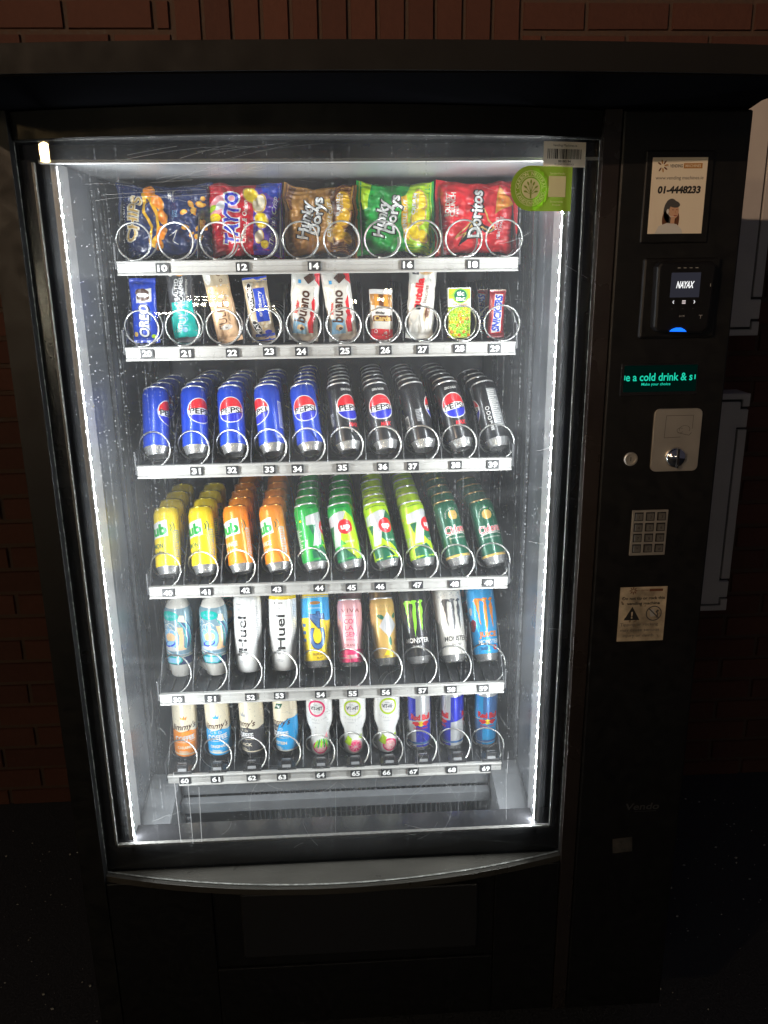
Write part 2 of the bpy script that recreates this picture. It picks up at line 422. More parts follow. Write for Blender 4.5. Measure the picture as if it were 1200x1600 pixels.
# door: stiles, header, lower panel, dark border behind the glass, ledge, seal
dr = MB()
dr.box(-.520, -.4745, -.238, -.152, .10, ZT, M_black)
dr.box(.4700, .4985, -.238, -.152, .10, ZT, mat('stile_gloss', (.022, .017, .015), .28, nz=(8, .2, 0)))
dr.box(-.4742, .4698, -.1995, -.152, 1.866, 1.8905, M_gloss)
dr.box(-.4742, -.452, -.214, -.152, .566, 1.866, M_gloss); dr.box(.452, .4698, -.214, -.152, .566, 1.866, M_gloss)
dr.prism([(-.4742, -.16)] + bowpts(-.4742, .4698, off=.004) + [(.4698, -.16)], 'z', ZG1 + .002, ZT, M_black)
dr.box(-.4742, .4698, -.214, -.152, ZG0 + .001, .565, M_gloss)
door = dr.obj('door', VM, bevel=.002)
lp = MB(); ly0, ly1 = -.236, -.19
# lower panel with a recessed delivery flap
lp.box(-.4742, -.262, ly0, -.153, .10, .4885, M_panel); lp.box(.332, .4698, ly0, -.153, .10, .4885, M_panel)
lp.box(-.2618, .3318, ly0, -.153, .10, .256, M_panel); lp.box(-.2618, .3318, ly0, -.153, .455, .4885, M_panel)
lp.obj('lower_panel', door, bevel=.003)
fl = MB(); fl.box(-.2612, .3312, ly0 + .006, -.17, .2565, .4545, M_panel); fl.obj('flap_frame', door)
fl = MB(); fl.box(-.203, .296, ly0 - .002, ly0 + .0055, .283, .447, mat('flap_plastic', (.017, .017, .018), .3)); fl.obj('delivery_flap', door, bevel=.004)
lg = MB(); lg.prism([(-.4742, -.216)] + bowpts(-.4742, .4698, off=.010) + [(.4698, -.216)], 'z', .4895, .5035, M_ledge)
lg.obj('ledge', door, bevel=.002)
sl = MB()
for s in (-1, 1):
    sl.box(min(s * .4515, s * .4480), max(s * .4515, s * .4480), -.2165, -.208, .567, 1.862, M_gasket)
sl.box(-.447, .447, -.2165, -.208, .562, .5665, M_gasket); sl.box(-.44, .4695, -.2165, -.200, 1.8605, 1.8655, mat('lip_white', (.42, .42, .41), .4))
sl.obj('seal', door)
for s in (-1, 1):      # light strip: pale side cover, tape and diodes
    cv = MB(); cv.box(min(s * .4205, s * .4295), max(s * .4205, s * .4295), -.196, -.132, .545, 1.864, M_return)
    cover = cv.obj('light_strip', door, bevel=.001)
    tp = MB(); xa = s * .4195
    q4 = lambda x, y0, y1, z0, z1: [(x - s * .0008, y0, z0), (x, y1, z0), (x, y1, z1), (x - s * .0008, y0, z1)]
    tp.add(q4(xa + s * .0001, -.1945, -.1895, .56, 1.858), [(0, 1, 2, 3)], M_tape)
    tp.box(min(xa + s * .0002, s * .4204), max(xa + s * .0002, s * .4204), -.1950, -.1890, .558, 1.860, M_return); tp.obj('tape', cover)
    dd = MB()
    for k in range(53):
        z = .572 + k * .0242
        dd.add(q4(s * .4190, -.1944, -.1896, z - .003, z + .003), [(0, 1, 2, 3)], M_diode)
    dd.obj('diodes', cover)

# glass: thin bowed pane with film of dirt plus painted glare haze, drip tracks, droplets
gm = bpy.data.materials.new('dirty_hazy_glass'); gm.use_nodes = True; nt = gm.node_tree; nt.nodes.clear()
def nd(t, **kw):
    n = nt.nodes.new(t)
    for k, v in kw.items():
        if k.startswith('i_'): n.inputs[int(k[2:])].default_value = v
        else: setattr(n, k, v)
    return n
def lk(a, b): nt.links.new(a, b)
def math_(op, a, b=None, c=None):
    n = nd('ShaderNodeMath', operation=op)
    for i, x in enumerate((a, b, c)):
        if x is None: continue
        if isinstance(x, (int, float)): n.inputs[i].default_value = x
        else: lk(x, n.inputs[i])
    return n.outputs[0]
def ramp(x, a, b, lo=0.0, hi=1.0):
    n = nd('ShaderNodeMapRange'); n.inputs[1].default_value = a; n.inputs[2].default_value = b; n.inputs[3].default_value = lo; n.inputs[4].default_value = hi
    lk(x, n.inputs[0]); return n.outputs[0]
tc = nd('ShaderNodeTexCoord'); sep = nd('ShaderNodeSeparateXYZ'); lk(tc.outputs['Object'], sep.inputs[0])
def noise_(vec_scale, scale=1.0, detail=3, off=0):
    mp = nd('ShaderNodeMapping'); mp.inputs['Scale'].default_value = vec_scale; mp.inputs['Location'].default_value = (off, off * .7, off * 1.3)
    lk(tc.outputs['Object'], mp.inputs[0]); n = nd('ShaderNodeTexNoise'); n.inputs['Scale'].default_value = scale; n.inputs['Detail'].default_value = detail
    lk(mp.outputs[0], n.inputs['Vector']); return n.outputs['Fac']
inner = math_('MULTIPLY', ramp(math_('ABSOLUTE', sep.outputs[0]), .432, .420), ramp(sep.outputs[2], .57, .66))   # painted haze kept inside the opening, so border and foot show no glow
mid = ramp(math_('ABSOLUTE', sep.outputs[0]), .10, .40, 1.0, .42)  # film thickened mid-pane to paint in the camera's veiling glare
film = ramp(noise_((5, 5, 3), 1, 5), .36, .74, .046, .115)  # real dirt, its density raised to stand in for bloom and haze
smear = ramp(noise_((3, 3, 26), 1, 4, 3), .56, .75, 0, .035)
# drip tracks: narrow random columns, broken into beads along their height
colm = ramp(noise_((330, 330, 1.2), 1, 1, 7), .62, .70)
bead = ramp(noise_((60, 60, 330), 1, 2, 11), .50, .62)
tracks = math_('MULTIPLY', math_('MULTIPLY', colm, bead), math_('MULTIPLY', inner, .20))
# beads of condensation
vo = nd('ShaderNodeTexVoronoi', feature='F1'); vo.inputs['Scale'].default_value = 230; lk(tc.outputs['Object'], vo.inputs['Vector'])
drop = ramp(vo.outputs['Distance'], .26, .14)
pick = nd('ShaderNodeSeparateColor'); lk(vo.outputs['Color'], pick.inputs[0])
pk = ramp(pick.outputs[0], .80, .84); area = ramp(noise_((5, 5, 2.2), 1, 3, 17), .42, .62)
drops = math_('MULTIPLY', math_('MULTIPLY', math_('MULTIPLY', drop, pk), area), math_('MULTIPLY', inner, .34))
dirt_haze = math_('MINIMUM', math_('ADD', math_('MULTIPLY', math_('MULTIPLY', math_('ADD', film, smear), mid), math_('MULTIPLY_ADD', inner, .94, .06)), math_('ADD', tracks, drops)), .7)
tr = nd('ShaderNodeBsdfTransparent'); tr.inputs[0].default_value = (.975, .985, .98, 1)
gl = nd('ShaderNodeBsdfGlossy'); gl.inputs['Roughness'].default_value = .012
df = nd('ShaderNodeBsdfDiffuse'); df.inputs[0].default_value = (.75, .77, .78, 1)
tl = nd('ShaderNodeBsdfTranslucent'); tl.inputs[0].default_value = (.80, .83, .85, 1)
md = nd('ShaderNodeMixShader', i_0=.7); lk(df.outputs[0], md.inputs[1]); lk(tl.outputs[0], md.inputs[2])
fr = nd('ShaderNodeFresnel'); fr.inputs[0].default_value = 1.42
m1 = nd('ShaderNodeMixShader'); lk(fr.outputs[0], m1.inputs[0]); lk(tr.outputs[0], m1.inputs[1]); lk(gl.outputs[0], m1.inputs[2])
m2 = nd('ShaderNodeMixShader'); lk(dirt_haze, m2.inputs[0]); lk(m1.outputs[0], m2.inputs[1]); lk(md.outputs[0], m2.inputs[2])
out = nd('ShaderNodeOutputMaterial'); lk(m2.outputs[0], out.inputs[0])
clear = bpy.data.materials.new('clear_inner_face'); clear.use_nodes = True; ct = clear.node_tree; ct.nodes.clear()
a_ = ct.nodes.new('ShaderNodeBsdfTransparent'); b_ = ct.nodes.new('ShaderNodeOutputMaterial'); ct.links.new(a_.outputs[0], b_.inputs[0])
M_edge = mat('glass_edge', (.16, .16, .145), .25, nz=(60, .5, 0))
gp = MB(); n = 48; xs = [-.4735 + .943 * k / n for k in range(n + 1)]
vs = []
for dz in (ZG0, ZG1):
    for off in (0, -.004): vs += [(x, bow(x, off), dz) for x in xs]
q = n + 1; F1, F2, F3 = [], [], []
for k in range(n):
    F1.append((k, k + 1, 2 * q + k + 1, 2 * q + k)); F2.append((q + k + 1, q + k, 3 * q + k, 3 * q + k + 1))
    F3 += [(k + 1, k, q + k, q + k + 1), (2 * q + k, 2 * q + k + 1, 3 * q + k + 1, 3 * q + k)]
F3 += [(0, 2 * q, 3 * q, q), (n, q + n, 3 * q + n, 2 * q + n)]
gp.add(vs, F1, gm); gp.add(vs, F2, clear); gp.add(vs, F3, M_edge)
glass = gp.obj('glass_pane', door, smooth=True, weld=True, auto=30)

# scratches: hair-thin scuffs on the pane
sm = bpy.data.materials.new('scratch'); sm.use_nodes = True; st = sm.node_tree; st.nodes.clear()
a_ = st.nodes.new('ShaderNodeBsdfTransparent'); b_ = st.nodes.new('ShaderNodeBsdfTranslucent'); c_ = st.nodes.new('ShaderNodeBsdfDiffuse')
x_ = st.nodes.new('ShaderNodeMixShader'); y_ = st.nodes.new('ShaderNodeMixShader'); y_.inputs[0].default_value = .42; o_ = st.nodes.new('ShaderNodeOutputMaterial')
x_.inputs[0].default_value = .6; st.links.new(c_.outputs[0], x_.inputs[1]); st.links.new(b_.outputs[0], x_.inputs[2])
st.links.new(a_.outputs[0], y_.inputs[1]); st.links.new(x_.outputs[0], y_.inputs[2]); st.links.new(y_.outputs[0], o_.inputs[0])
sc = Art(); rn = random.Random(21)
def scratch(x, z, L, a, w, curl):
    P = [(x, z)]
    for k in range(7):
        a += curl * rn.uniform(.3, 1.2); x += L / 7 * cos(a); z += L / 7 * sin(a); P.append((x, z))
    P = [p for p in P if -465 < p[0] < 462 and 594 < p[1] < 1880]
    if len(P) > 1: sc.line(P, w, sm)
for k in range(95):      # low down: scuffs from hands at the hatch and chains
    scratch(rn.gauss(-30, 200), rn.triangular(560, 1160, 780), rn.uniform(15, 85), rn.uniform(0, 6.3), rn.uniform(.2, .55), rn.uniform(-.22, .22))
for k in range(26):
    scratch(rn.uniform(-420, 420), rn.uniform(1000, 1850), rn.uniform(10, 60), rn.uniform(-.5, .5), rn.uniform(.2, .4), rn.uniform(-.1, .1))
for k in range(22):      # wiped arcs at the top
    scratch(rn.uniform(-380, -60), rn.uniform(1800, 1880), rn.uniform(60, 170), rn.uniform(.02, .3), rn.uniform(.25, .5), rn.uniform(-.06, .02))
for k in range(8):
    scratch(rn.uniform(-380, 420), rn.uniform(560, 1300), rn.uniform(40, 130), 1.57 + rn.uniform(-.04, .04), rn.uniform(.4, .9), 0)
for x, z in ((-310, 760), (-283, 740), (-262, 730)): scratch(x, z, -1 * rn.uniform(150, 200), 1.57 + rn.uniform(-.03, .03), 1.6, 0)
scm = MB(); sc.put(scm, lambda u, v, l: (u / 1000, bow(u / 1000, .0006), v / 1000), 12)
scm.obj('scratches', glass, weld=True)

# stickers on the glass
def on_glass(u, v, l): return (u / 1000, bow(u / 1000, .0006 + .0003 * l), v / 1000)
a = Art('vinyl')
a.rect(407, 1867, 74, 38, 'label', 1)
a.text('Vending Machines.ie', 407, 1880.5, 3.6, 'black', 2, w=42).bars(407, 1867.5, 60, 15, 'black', 2)
a.text('00180194', 407, 1856.5, 3.4, 'black', 2, w=22, bold=.02).text('01 4448 233 SERVICE', 407, 1852, 2.4, 'darkgrey', 2, w=34)
mb = MB(); a.put(mb, on_glass, 6); mb.obj('barcode_sticker', glass, weld=True)
a = Art('vinyl'); cx, cz = 350.5, 1814.5
a.ell(cx, cz, 34.5, 34.5, 'stickergreen', 1, n=48).rect(387, cz, 70, 69, 'stickergreen', 1)
a.ring(cx, cz, 26.3, 27.0, 'stickerpale', 2).ring(cx, cz, 18.2, 19, 'stickerpale', 2).ell(cx, cz, 15.8, 15.8, 'stickerpale', 2, n=36)
a.arct('CARBON NEUTRAL', cx, cz, 22.6, 5.0, 'stickerpale', 2, 90, 13.2, .02).arct('SANDENVENDO', cx, cz, 22.6, 5.0, 'stickerpale', 2, 270, 13.6, .02, True)
a.ell(cx - 24.5, cz - 5, .8, .8, 'stickerpale', 2, n=8).ell(cx + 24.5, cz - 5, .8, .8, 'stickerpale', 2, n=8)
a.poly([(cx - 1.3, cz - 15), (cx + 1.3, cz - 15), (cx + .8, cz - 2), (cx - .8, cz - 2)], 'stickergreen', 3)
for ang, r0, r1 in ((90, 0, 9), (62, -2, 9), (118, -2, 9), (35, -5, 10), (145, -5, 10), (10, -8, 8), (170, -8, 8)):
    x1, y1 = cx + r1 * cos(R(ang)), cz + r0 + r1 * sin(R(ang)) * .8 + 2
    a.line([(cx, cz - 6 + r0 * .4), (x1, y1)], .8, 'stickergreen', 3).ell(x1 + 1.2 * cos(R(ang)), y1 + 1.2 * sin(R(ang)), 3.3, 1.5, 'stickergreen', 3, rot=ang, n=12)
a.text('SandenVendo', 396, 1838, 3.0, 'stickerpale', 2, w=26).rect(396, 1818, 30, 32, 'stickerpale', 2)
a.text('Sustainable', 396, 1795, 3.0, 'stickerpale', 2, w=22).text('Project', 396, 1790, 3.0, 'stickerpale', 2, w=14)
mb = MB(); a.put(mb, on_glass, 6); mb.obj('round_green_sticker', glass, weld=True)

# hood projecting over the front
hd = MB(); hx0, hx1 = -.60, .700; n = 20
fr_ = [(hx0 + (hx1 - hx0) * k / n, -.455 - .036 * (1 - ((hx0 + (hx1 - hx0) * k / n - .1) / .62) ** 2)) for k in range(n + 1)]
hd.prism([(-.515, .1), (-.53, -.15), (-.585, -.30)] + fr_ + [(.697, -.30), (.714, -.224), (.735, -.15), (.735, .1)], 'z', ZT + .003, 1.9725, M_hood)
hd.prism([(-.510, .1), (-.525, -.15), (-.58, -.30)] + [(x + (.002 if x < 0 else -.002), y + .003) for x, y in fr_] + [(.695, -.30), (.711, -.224), (.732, -.15), (.732, .1)], 'z', ZT + .0005, ZT + .0028, M_undershade)  # thin under-sheet carrying the painted shade
hd.box(-.50, .70, .1005, .69, ZT + .001, 1.965, M_hood)
hd.obj('hood', VM, bevel=.001)

# ---------------- control panel
cp = MB(); PY = -.240
cp.box(.5000, .7135, PY, -.152, .10, ZT - .001, M_panel)
panel = cp.obj('control_panel', VM, bevel=.004)
def flat(y): return lambda u, v, l: (u / 1000, y - .0002 * l, v / 1000)
def art_obj(a, name, parent, y): mb = MB(); a.put(mb, flat(y)); return mb.obj(name, parent, weld=True)
# contact notice
fm = MB(); fm.box(.540, .655, PY - .004, PY + .001, 1.728, 1.872, M_panel); nf = fm.obj('notice_frame', panel, bevel=.003)
a = Art('paper'); x0, z0 = 597, 1802
a.rect(x0, z0, 92, 118, 'label', 1)
for k in range(8):
    if k == 4: continue
    t = R(45 * k + 10); a.ell(x0 - 29 + 6.5 * cos(t), z0 + 46 + 6.5 * sin(t), 3.6, 1.3, 'brown' if k % 2 else 'buffalo', 2, rot=45 * k + 10, n=12)
a.text('the', x0 - 21, z0 + 46, 3, 'grey', 2).text('VENDING', x0 - 6, z0 + 46, 4.6, 'darkgrey', 2, w=21, bold=.02)
a.rect(x0 + 22, z0 + 46, 31, 8, 'buffalo', 2).text('MACHINES', x0 + 22, z0 + 46, 4.2, 'label', 3, w=26, bold=.01)
a.text('www.vending machines.ie', x0 + 1, z0 + 28, 5.2, 'darkgrey', 2, w=80).text('01-4448233', x0 + 2, z0 + 9.5, 10, 'black', 2, w=72, bold=.05, sh=.1)
px, pz = x0 - 8, z0 - 25     # figure of a woman with a headset, flat print
a.ell(px - 1, pz + 1, 12.5, 20, 'darkgrey', 2, n=26).ell(px - 9, pz - 12, 6, 14, 'brown', 2, n=18).ell(px + 10, pz - 12, 4, 13, 'brown', 2, n=18)
a.poly([(px - 26, pz - 34), (px - 20, pz - 22), (px - 6, pz - 17), (px + 10, pz - 19), (px + 19, pz - 27), (px + 21, pz - 34)], 'lightgrey', 3)
a.ell(px + 4, pz + 1, 8.2, 12, 'skin', 4, n=24).poly([(px - 1, pz - 18), (px + 6, pz - 18), (px + 7, pz - 8), (px, pz - 8)], 'skin', 3)
a.ell(px + 3, pz + 12.5, 10.5, 5.5, 'darkgrey', 5, rot=-12, n=18).ell(px - 6.5, pz + 1, 2.2, 4, 'lightgrey', 6, n=12)
a.line([(px - 6, pz - 2), (px - 2, pz - 7), (px + 5, pz - 7)], .8, 'lightgrey', 6).rect(px + 6.5, pz - 5.5, 5, 1.1, 'maroon', 6).rect(px + 2, pz + 3.4, 3, .9, 'brown', 6).rect(px + 8.5, pz + 3.4, 2.6, .9, 'brown', 6)
a.line([(px + 5.8, pz + 2), (px + 7.2, pz - 2)], .7, 'buffalo', 6)
art_obj(a, 'contact_notice', panel, PY - .0044)
# card reader
rd = MB(); rd.prism([(.566, 1.592), (.572, 1.584), (.650, 1.581), (.660, 1.588), (.664, 1.690), (.658, 1.698), (.570, 1.698), (.564, 1.690)], 'y', PY - .030, PY + .001, mat('reader_shell', (.006, .006, .007), .4, spec=.3))
rd.box(.548, .680, PY - .010, PY + .0012, 1.572, 1.704, M_panel)
reader = rd.obj('card_reader', panel, bevel=.004)
ry = PY - .0302
a = Art('paper'); a.rect(613, 1660.5, 50, 40, M_screen, 1).text('NAYAX', 613, 1661, 10.2, M_white_lit, 2, w=29, bold=.035, sh=.18)
sc_ = art_obj(a, 'screen', reader, ry)
a = Art('paper')
a.line([(596, 1635.5), (594, 1633), (596, 1630.5)], 1.0, M_white_lit).line([(630, 1635.5), (632, 1633), (630, 1630.5)], 1.0, M_white_lit)
for k in range(3): a.rect(613, 1635 - k * 2.1, 6, 1.3, mat('icon_glow', (.75, .7, .75), .5, emit=.6))
art_obj(a, 'touch_keys', reader, ry)
for k in range(4): art_obj(Art('paper').rect(600 + 10 * k, 1688, 5, 1, 'grey'), 'indicator', reader, ry)
art_obj(Art('paper').text('ENTER', 612, 1610, 2.6, 'grey', 1, w=9), 'enter_legend', reader, ry)
art_obj(Art('paper').rect(644, 1611, 6, .8, 'grey').rect(644, 1608, .8, 5.2, 'grey'), 'card_icon', reader, ry)
for k in range(3): art_obj(Art('paper').rect(594 + 18 * k, 1622, 3, .7, 'darkgrey'), 'touch_mark', reader, ry)
art_obj(Art('paper').rect(656, 1660, 1.2, 5, 'grey'), 'side_mark', reader, ry)
bl = MB(); bl.prism([(.592, 1.5850), (.596, 1.5885), (.603, 1.591), (.611, 1.591), (.617, 1.588), (.621, 1.5842)], 'y', PY - .034, PY - .0305, M_bluelit); bl.obj('status_light', reader)
# green scrolling display
dp = MB(); dp.box(.524, .662, PY - .0025, PY + .001, 1.472, 1.528, M_gloss); disp = dp.obj('display', panel, bevel=.001)
a = Art('paper'); dc = 594.5
a.rect(dc, 1502, 130, 46, M_vfdglow, 1)
a.text('e a cold drink & s', dc - 2, 1505, 13, M_vfd, 2, w=119, bold=.015).rect(dc - 63.5, 1504, 1.6, 8, M_vfd, 2).rect(dc + 62, 1504, 2, 8, M_vfd, 2)
a.text('Make your choice', dc - 7, 1492.5, 4.4, M_vfd, 2, w=52, bold=.01)
art_obj(a, 'lettering', disp, PY - .0026)
# coin plate
ci = MB(); cxx, czz, w2, h2, rr = .633, 1.391, .0435, .057, .010
P = []
for qx, qz, a0 in ((1, 1, 0), (-1, 1, 90), (-1, -1, 180), (1, -1, 270)):
    for k in range(5):
        t = R(a0 + 22.5 * k); P.append((cxx + qx * (w2 - rr) + rr * cos(t), czz + qz * (h2 - rr) + rr * sin(t)))
ci.prism(P, 'y', PY - .004, PY + .001, M_steel); coin = ci.obj('coin_plate', panel, bevel=.0012)
kb = MB(); prof = [(.0193 * sin(t * pi / 2 / 8), .012 * cos(t * pi / 2 / 8)) for t in range(8, -1, -1)]
kb.lathe([(r, z) for r, z in prof][:-1] + [(.0003, .012)], mat('chrome', (.75, .74, .72), .12, 1.0), 32)
ko = kb.obj('coin_knob', coin, smooth=True); ko.rotation_euler = (R(90), 0, 0); ko.location = (.634, PY - .004, 1.360)
ks = MB(); ks.box(.6322, .6358, PY - .0172, PY - .0125, 1.3425, 1.3775, M_dark); ks.obj('coin_slot', coin)
a = Art('paper'); eng = mat('engraved', (.16, .145, .13), .5, .6)
a.line([(611, 1436), (660, 1436), (660, 1412)], .8, eng).line([(611, 1436), (610, 1396), (640, 1397)], .8, eng)
a.ring(646, 1411, 9.2, 10, eng, a0=-30, a1=200, sy=.7).ring(638, 1409, 5.2, 6, eng, a0=40, a1=330, sy=.8).line([(634, 1405), (655, 1400), (659, 1405)], .8, eng)
art_obj(a, 'engraving', coin, PY - .0042)
# lock
lo = MB(); lo.lathe([(.0125, 0), (.0125, .003), (.011, .0045), (.0085, .0045), (.0085, .002), (.0001, .002)], M_steel, 28)
l_ = lo.obj('lock', panel, smooth=False, auto=35); l_.rotation_euler = (R(90), 0, 0); l_.location = (.553, PY, 1.358)
kz = MB(); kz.box(-.0007, .0007, -.004, .004, .0018, .0024, M_dark); kz.obj('keyhole', l_)
# keypad
kp = MB(); kp.box(.5635, .631, PY - .003, PY + .001, 1.173, 1.261, M_steel); keypad = kp.obj('keypad', panel, bevel=.001)
keymat = mat('key_steel', (.30, .28, .25), .4, .8); M_kt = mat('key_legend', (.04, .04, .04), .5)
for i, chs in enumerate(('123', '456', '789', '*0#')):
    for j, c in enumerate(chs):
        x, z = 576 + j * 21.2, 1249 - i * 20.6
        k = MB(); k.box((x - 8.3) / 1000, (x + 8.3) / 1000, PY - .0033, PY - .0029, (z - 8.2) / 1000, (z + 8.2) / 1000, M_dark)
        k.box((x - 6.0) / 1000, (x + 6.0) / 1000, PY - .0062, PY - .0034, (z - 6) / 1000, (z + 6) / 1000, keymat)
        aa = Art('paper'); aa.text(c, x, z, 5.5, M_kt, 1); aa.put(k, flat(PY - .0064))
        k.obj('key', keypad)
# tipping notice
a = Art('paper'); x0, z0 = 598, 1053
worn = mat('worn_label', (.40, .34, .25), .7, nz=(35, .5, 0)); a.rect(x0, z0, 91, 112, worn, 1)
grime = mat('label_grime', (.20, .155, .10), .8, nz=(50, .5, 0)); rw = random.Random(12)
for k in range(16): a.ell(x0 + rw.uniform(-42, 42), z0 + rw.uniform(-52, 52), rw.uniform(1, 5), rw.uniform(.6, 2.2), grime, 1.5, rot=rw.uniform(0, 180), n=9, jag=.6, seed=k)
for k in range(8):
    t = R(45 * k); a.ell(x0 - 20 + 5 * cos(t), z0 + 48.5 + 5 * sin(t), 3, 1.1, 'brown', 2, rot=45 * k, n=10)
a.text('the VENDING', x0 - 1, z0 + 49, 3.0, 'brown', 2, w=22).rect(x0 + 24, z0 + 49, 26, 5, 'brown', 2)
a.text('Do not tip or rock this', x0 + 1, z0 + 33, 5.6, 'black', 2, w=82, bold=.03).text('vending machine', x0 + 1, z0 + 22.5, 5.6, 'black', 2, w=64, bold=.03)
a.poly([(x0 - 35, z0 - 12), (x0 - 4, z0 - 12), (x0 - 19.5, z0 + 16)], 'black', 2).text('!', x0 - 19.5, z0 - 1.5, 13, worn, 3, bold=.03)
a.ring(x0 + 23, z0 + 1, 13.5, 15.5, 'darkgrey', 2).line([(x0 + 13, z0 + 11), (x0 + 33, z0 - 9)], 2.2, 'darkgrey', 3)
a.rect(x0 + 20, z0 + 2, 9, 15, 'grey', 2, 12).line([(x0 + 29, z0 - 8), (x0 + 31, z0), (x0 + 27, z0 + 5)], 2.4, 'darkgrey', 2).ell(x0 + 30, z0 + 6, 2.2, 2.2, 'darkgrey', 2, n=12)
a.text('Tipping or rocking', x0 - 4, z0 - 21, 6, 'darkgrey', 2, w=74).text('may cause serious', x0 - 2, z0 - 32.5, 6, 'darkgrey', 2, w=76).text('injury or death.', x0 - 3, z0 - 44, 6, 'darkgrey', 2, w=62)
art_obj(a, 'warning_notice', panel, PY - .0002)
# maker's badge and worn patch
a = Art('paper'); bg_ = mat('badge_grey', (.05, .05, .052), .35)
a.text('Vendo', 633, 622, 15, bg_, 1, w=72, bold=.02, sh=.15).rect(640, 610, 46, 1.2, bg_, 1)
art_obj(a, 'badge', panel, PY - .0003)
a = Art('paper'); a.rect(598, 529, 42, 36, mat('scuff', (.055, .05, .045), .7, nz=(60, .5, 0)), 1, 4); art_obj(a, 'scuffed_patch', panel, PY - .0003)

# ---------------- shelves
ZR = [1.6988, 1.5370, 1.2985, 1.0335, .7779, .5695]          # centre height of each price rail
XK = [.003 + .0795 * (k - 4.5) for k in range(10)]
TAGS = {0: [(10, -.3004), (12, -.1486), (14, -.0112), (16, .1697), (18, .2972)],
        1: [(20, -.3441), (21, -.2682), (22, -.1782), (23, -.1053), (24, -.0422), (25, .044), (26, .1244), (27, .1987), (28, .2733), (29, .3443)],
        2: [(31, -.2663), (32, -.1933), (33, -.1173), (34, -.0595), (35, .0329), (36, .1165), (37, .1791), (38, .2687), (39, .3467)],
        3: [(40, -.3461), (41, -.266), (42, -.1816), (43, -.1145), (44, -.0237), (45, .0454), (46, .1078), (47, .1885), (48, .2695), (49, .3439)],
        4: [(50, -.3466), (51, -.2717), (52, -.1851), (53, -.121), (54, -.0293), (55, .0425), (56, .1175), (57, .2001), (58, .2655), (59, .3384)],
        5: [(60, -.3475), (61, -.2761), (62, -.194), (63, -.1249), (64, -.0363), (65, .0453), (66, .1168), (67, .1795), (68, .2695), (69, .3493)]}
PITCH = [.115, .075, .068, .068, .115, .078]
DIVH = [.12, .11, .085, .085, .105, .095]
FL = [z + d for z, d in zip(ZR, (.0165, .0165, .0105, .0105, .0105, .0125))]                                   # tray floors
rn = random.Random(31)
for r in range(6):
    z = ZR[r]; f = FL[r]
    t = MB(); t.box(-.3885, .3885, .004, .54, f - .0185, f - .0045, M_tray)
    for x in XK:          # raised runners that carry the goods above the wire
        for s in (-.012, .012): t.box(x + s - .0025, x + s + .0025, .012, .53, f - .0045, f + .0005, M_tray)
    t.box(-.3925, -.389, .004, .54, f - .018, f + .03, M_tray); t.box(.389, .3925, .004, .54, f - .018, f + .03, M_tray)
    shelf = t.obj('shelf', VM)
    pr = MB(); hh = .0135
    pr.prism([(.0035, z + hh), (-.0050, z + hh), (-.0068, z + hh - .0018), (-.0066, z + hh - .0042), (-.0036, z + hh - .0050), (-.0030, z + .002), (-.0036, z + .0012), (-.0034, z - hh + .0052), (-.0062, z - hh + .0044), (-.0074, z - hh + .0012), (-.0068, z - hh), (.0035, z - hh)],
             'x', -.3865, .3865, M_rail)
    pr.obj('price_rail', shelf, bevel=.0006)
    for n_, x in TAGS[r]:
        k = MB(); y = -.0070; zc = z + .0005 + rn.uniform(-.0008, .0008); hw = .0125 if n_ != 51 else .0155
        k.box(x - hw, x + hw, y - .0010, y + .003, zc - .0085, zc + .0085, M_tag)
        aa = Art(); aa.text(str(n_), x * 1000, zc * 1000, 11.0, M_tagtx, 1, w=18.5, bold=.035); aa.put(k, flat(y - .0011))
        k.obj('number_tag', shelf)
    # dividers between the columns
    dv = MB(); h = DIVH[r]
    dv.prism([(.010, f), (.018, f + .015), (.075, f + h * .8), (.10, f + h), (.52, f + h), (.52, f)], 'x', -.0006, .0006, M_divider)
    dv.tube([(0, .010, f), (0, .018, f + .015), (0, .075, f + h * .8), (0, .10, f + h)], .0009, mat('divider_edge', (.16, .165, .17), .3, .5), 5)
    d0 = None
    xs = [XK[0] - .039] + [x + .0397 for x in XK]
    if r == 0: xs = xs[::2]
    for x in xs:
        o = dv.obj('divider', shelf) if d0 is None else d0.copy()
        if d0 is None: d0 = o
        else: COL.objects.link(o); o.parent = shelf
        o.location = (max(-.3875, min(.3875, x)), 0, 0)
    # wire spirals
    sp = MB(); rad = .0345; turns = .46 / PITCH[r]; st0 = R(-105); ns = int(26 * turns)
    y0 = -.004
    adv = lambda q: (PITCH[r] * q if r > 1 else (.032 * min(q, 1) + PITCH[r] * max(0, q - 1)))
    sp.tube([(rad * cos(st0 + 2 * pi * turns * k / ns), y0 + adv(turns * k / ns), rad + .0010 + rad * sin(st0 + 2 * pi * turns * k / ns)) for k in range(ns + 1)], .0018, M_wire, 6)
    s0 = None
    for i, x in enumerate(XK):
        if s0 is None:
            s0 = sp.obj('spiral', shelf, smooth=True); o = s0
        else:
            o = s0.copy(); COL.objects.link(o); o.parent = shelf
        o.location = (x, rn.uniform(-.002, .004), f - .0035)
    if r == 5:      # sprung pushers in front of the lowest shelf
        pm = MB(); M_clip = mat('clip_black', (.012, .012, .013), .4); M_clipg = mat('clip_grey', (.16, .165, .17), .4)
        pm.box(-.021, .021, .002, .028, -.004, .008, M_clip); pm.box(-.012, .012, .001, .010, .0082, .026, M_clip)
        pm.prism([(-.0025, .010), (.0005, .010), (.010, .0265), (.007, .0265)], 'x', -.0095, .0095, M_clipg)
        p0 = None
        for x in XK:
            o = pm.obj('stop_clip', shelf, bevel=.001) if p0 is None else p0.copy()
            if p0 is None: p0 = o
            else: COL.objects.link(o); o.parent = shelf
            o.location = (x + .002, -.002, f)
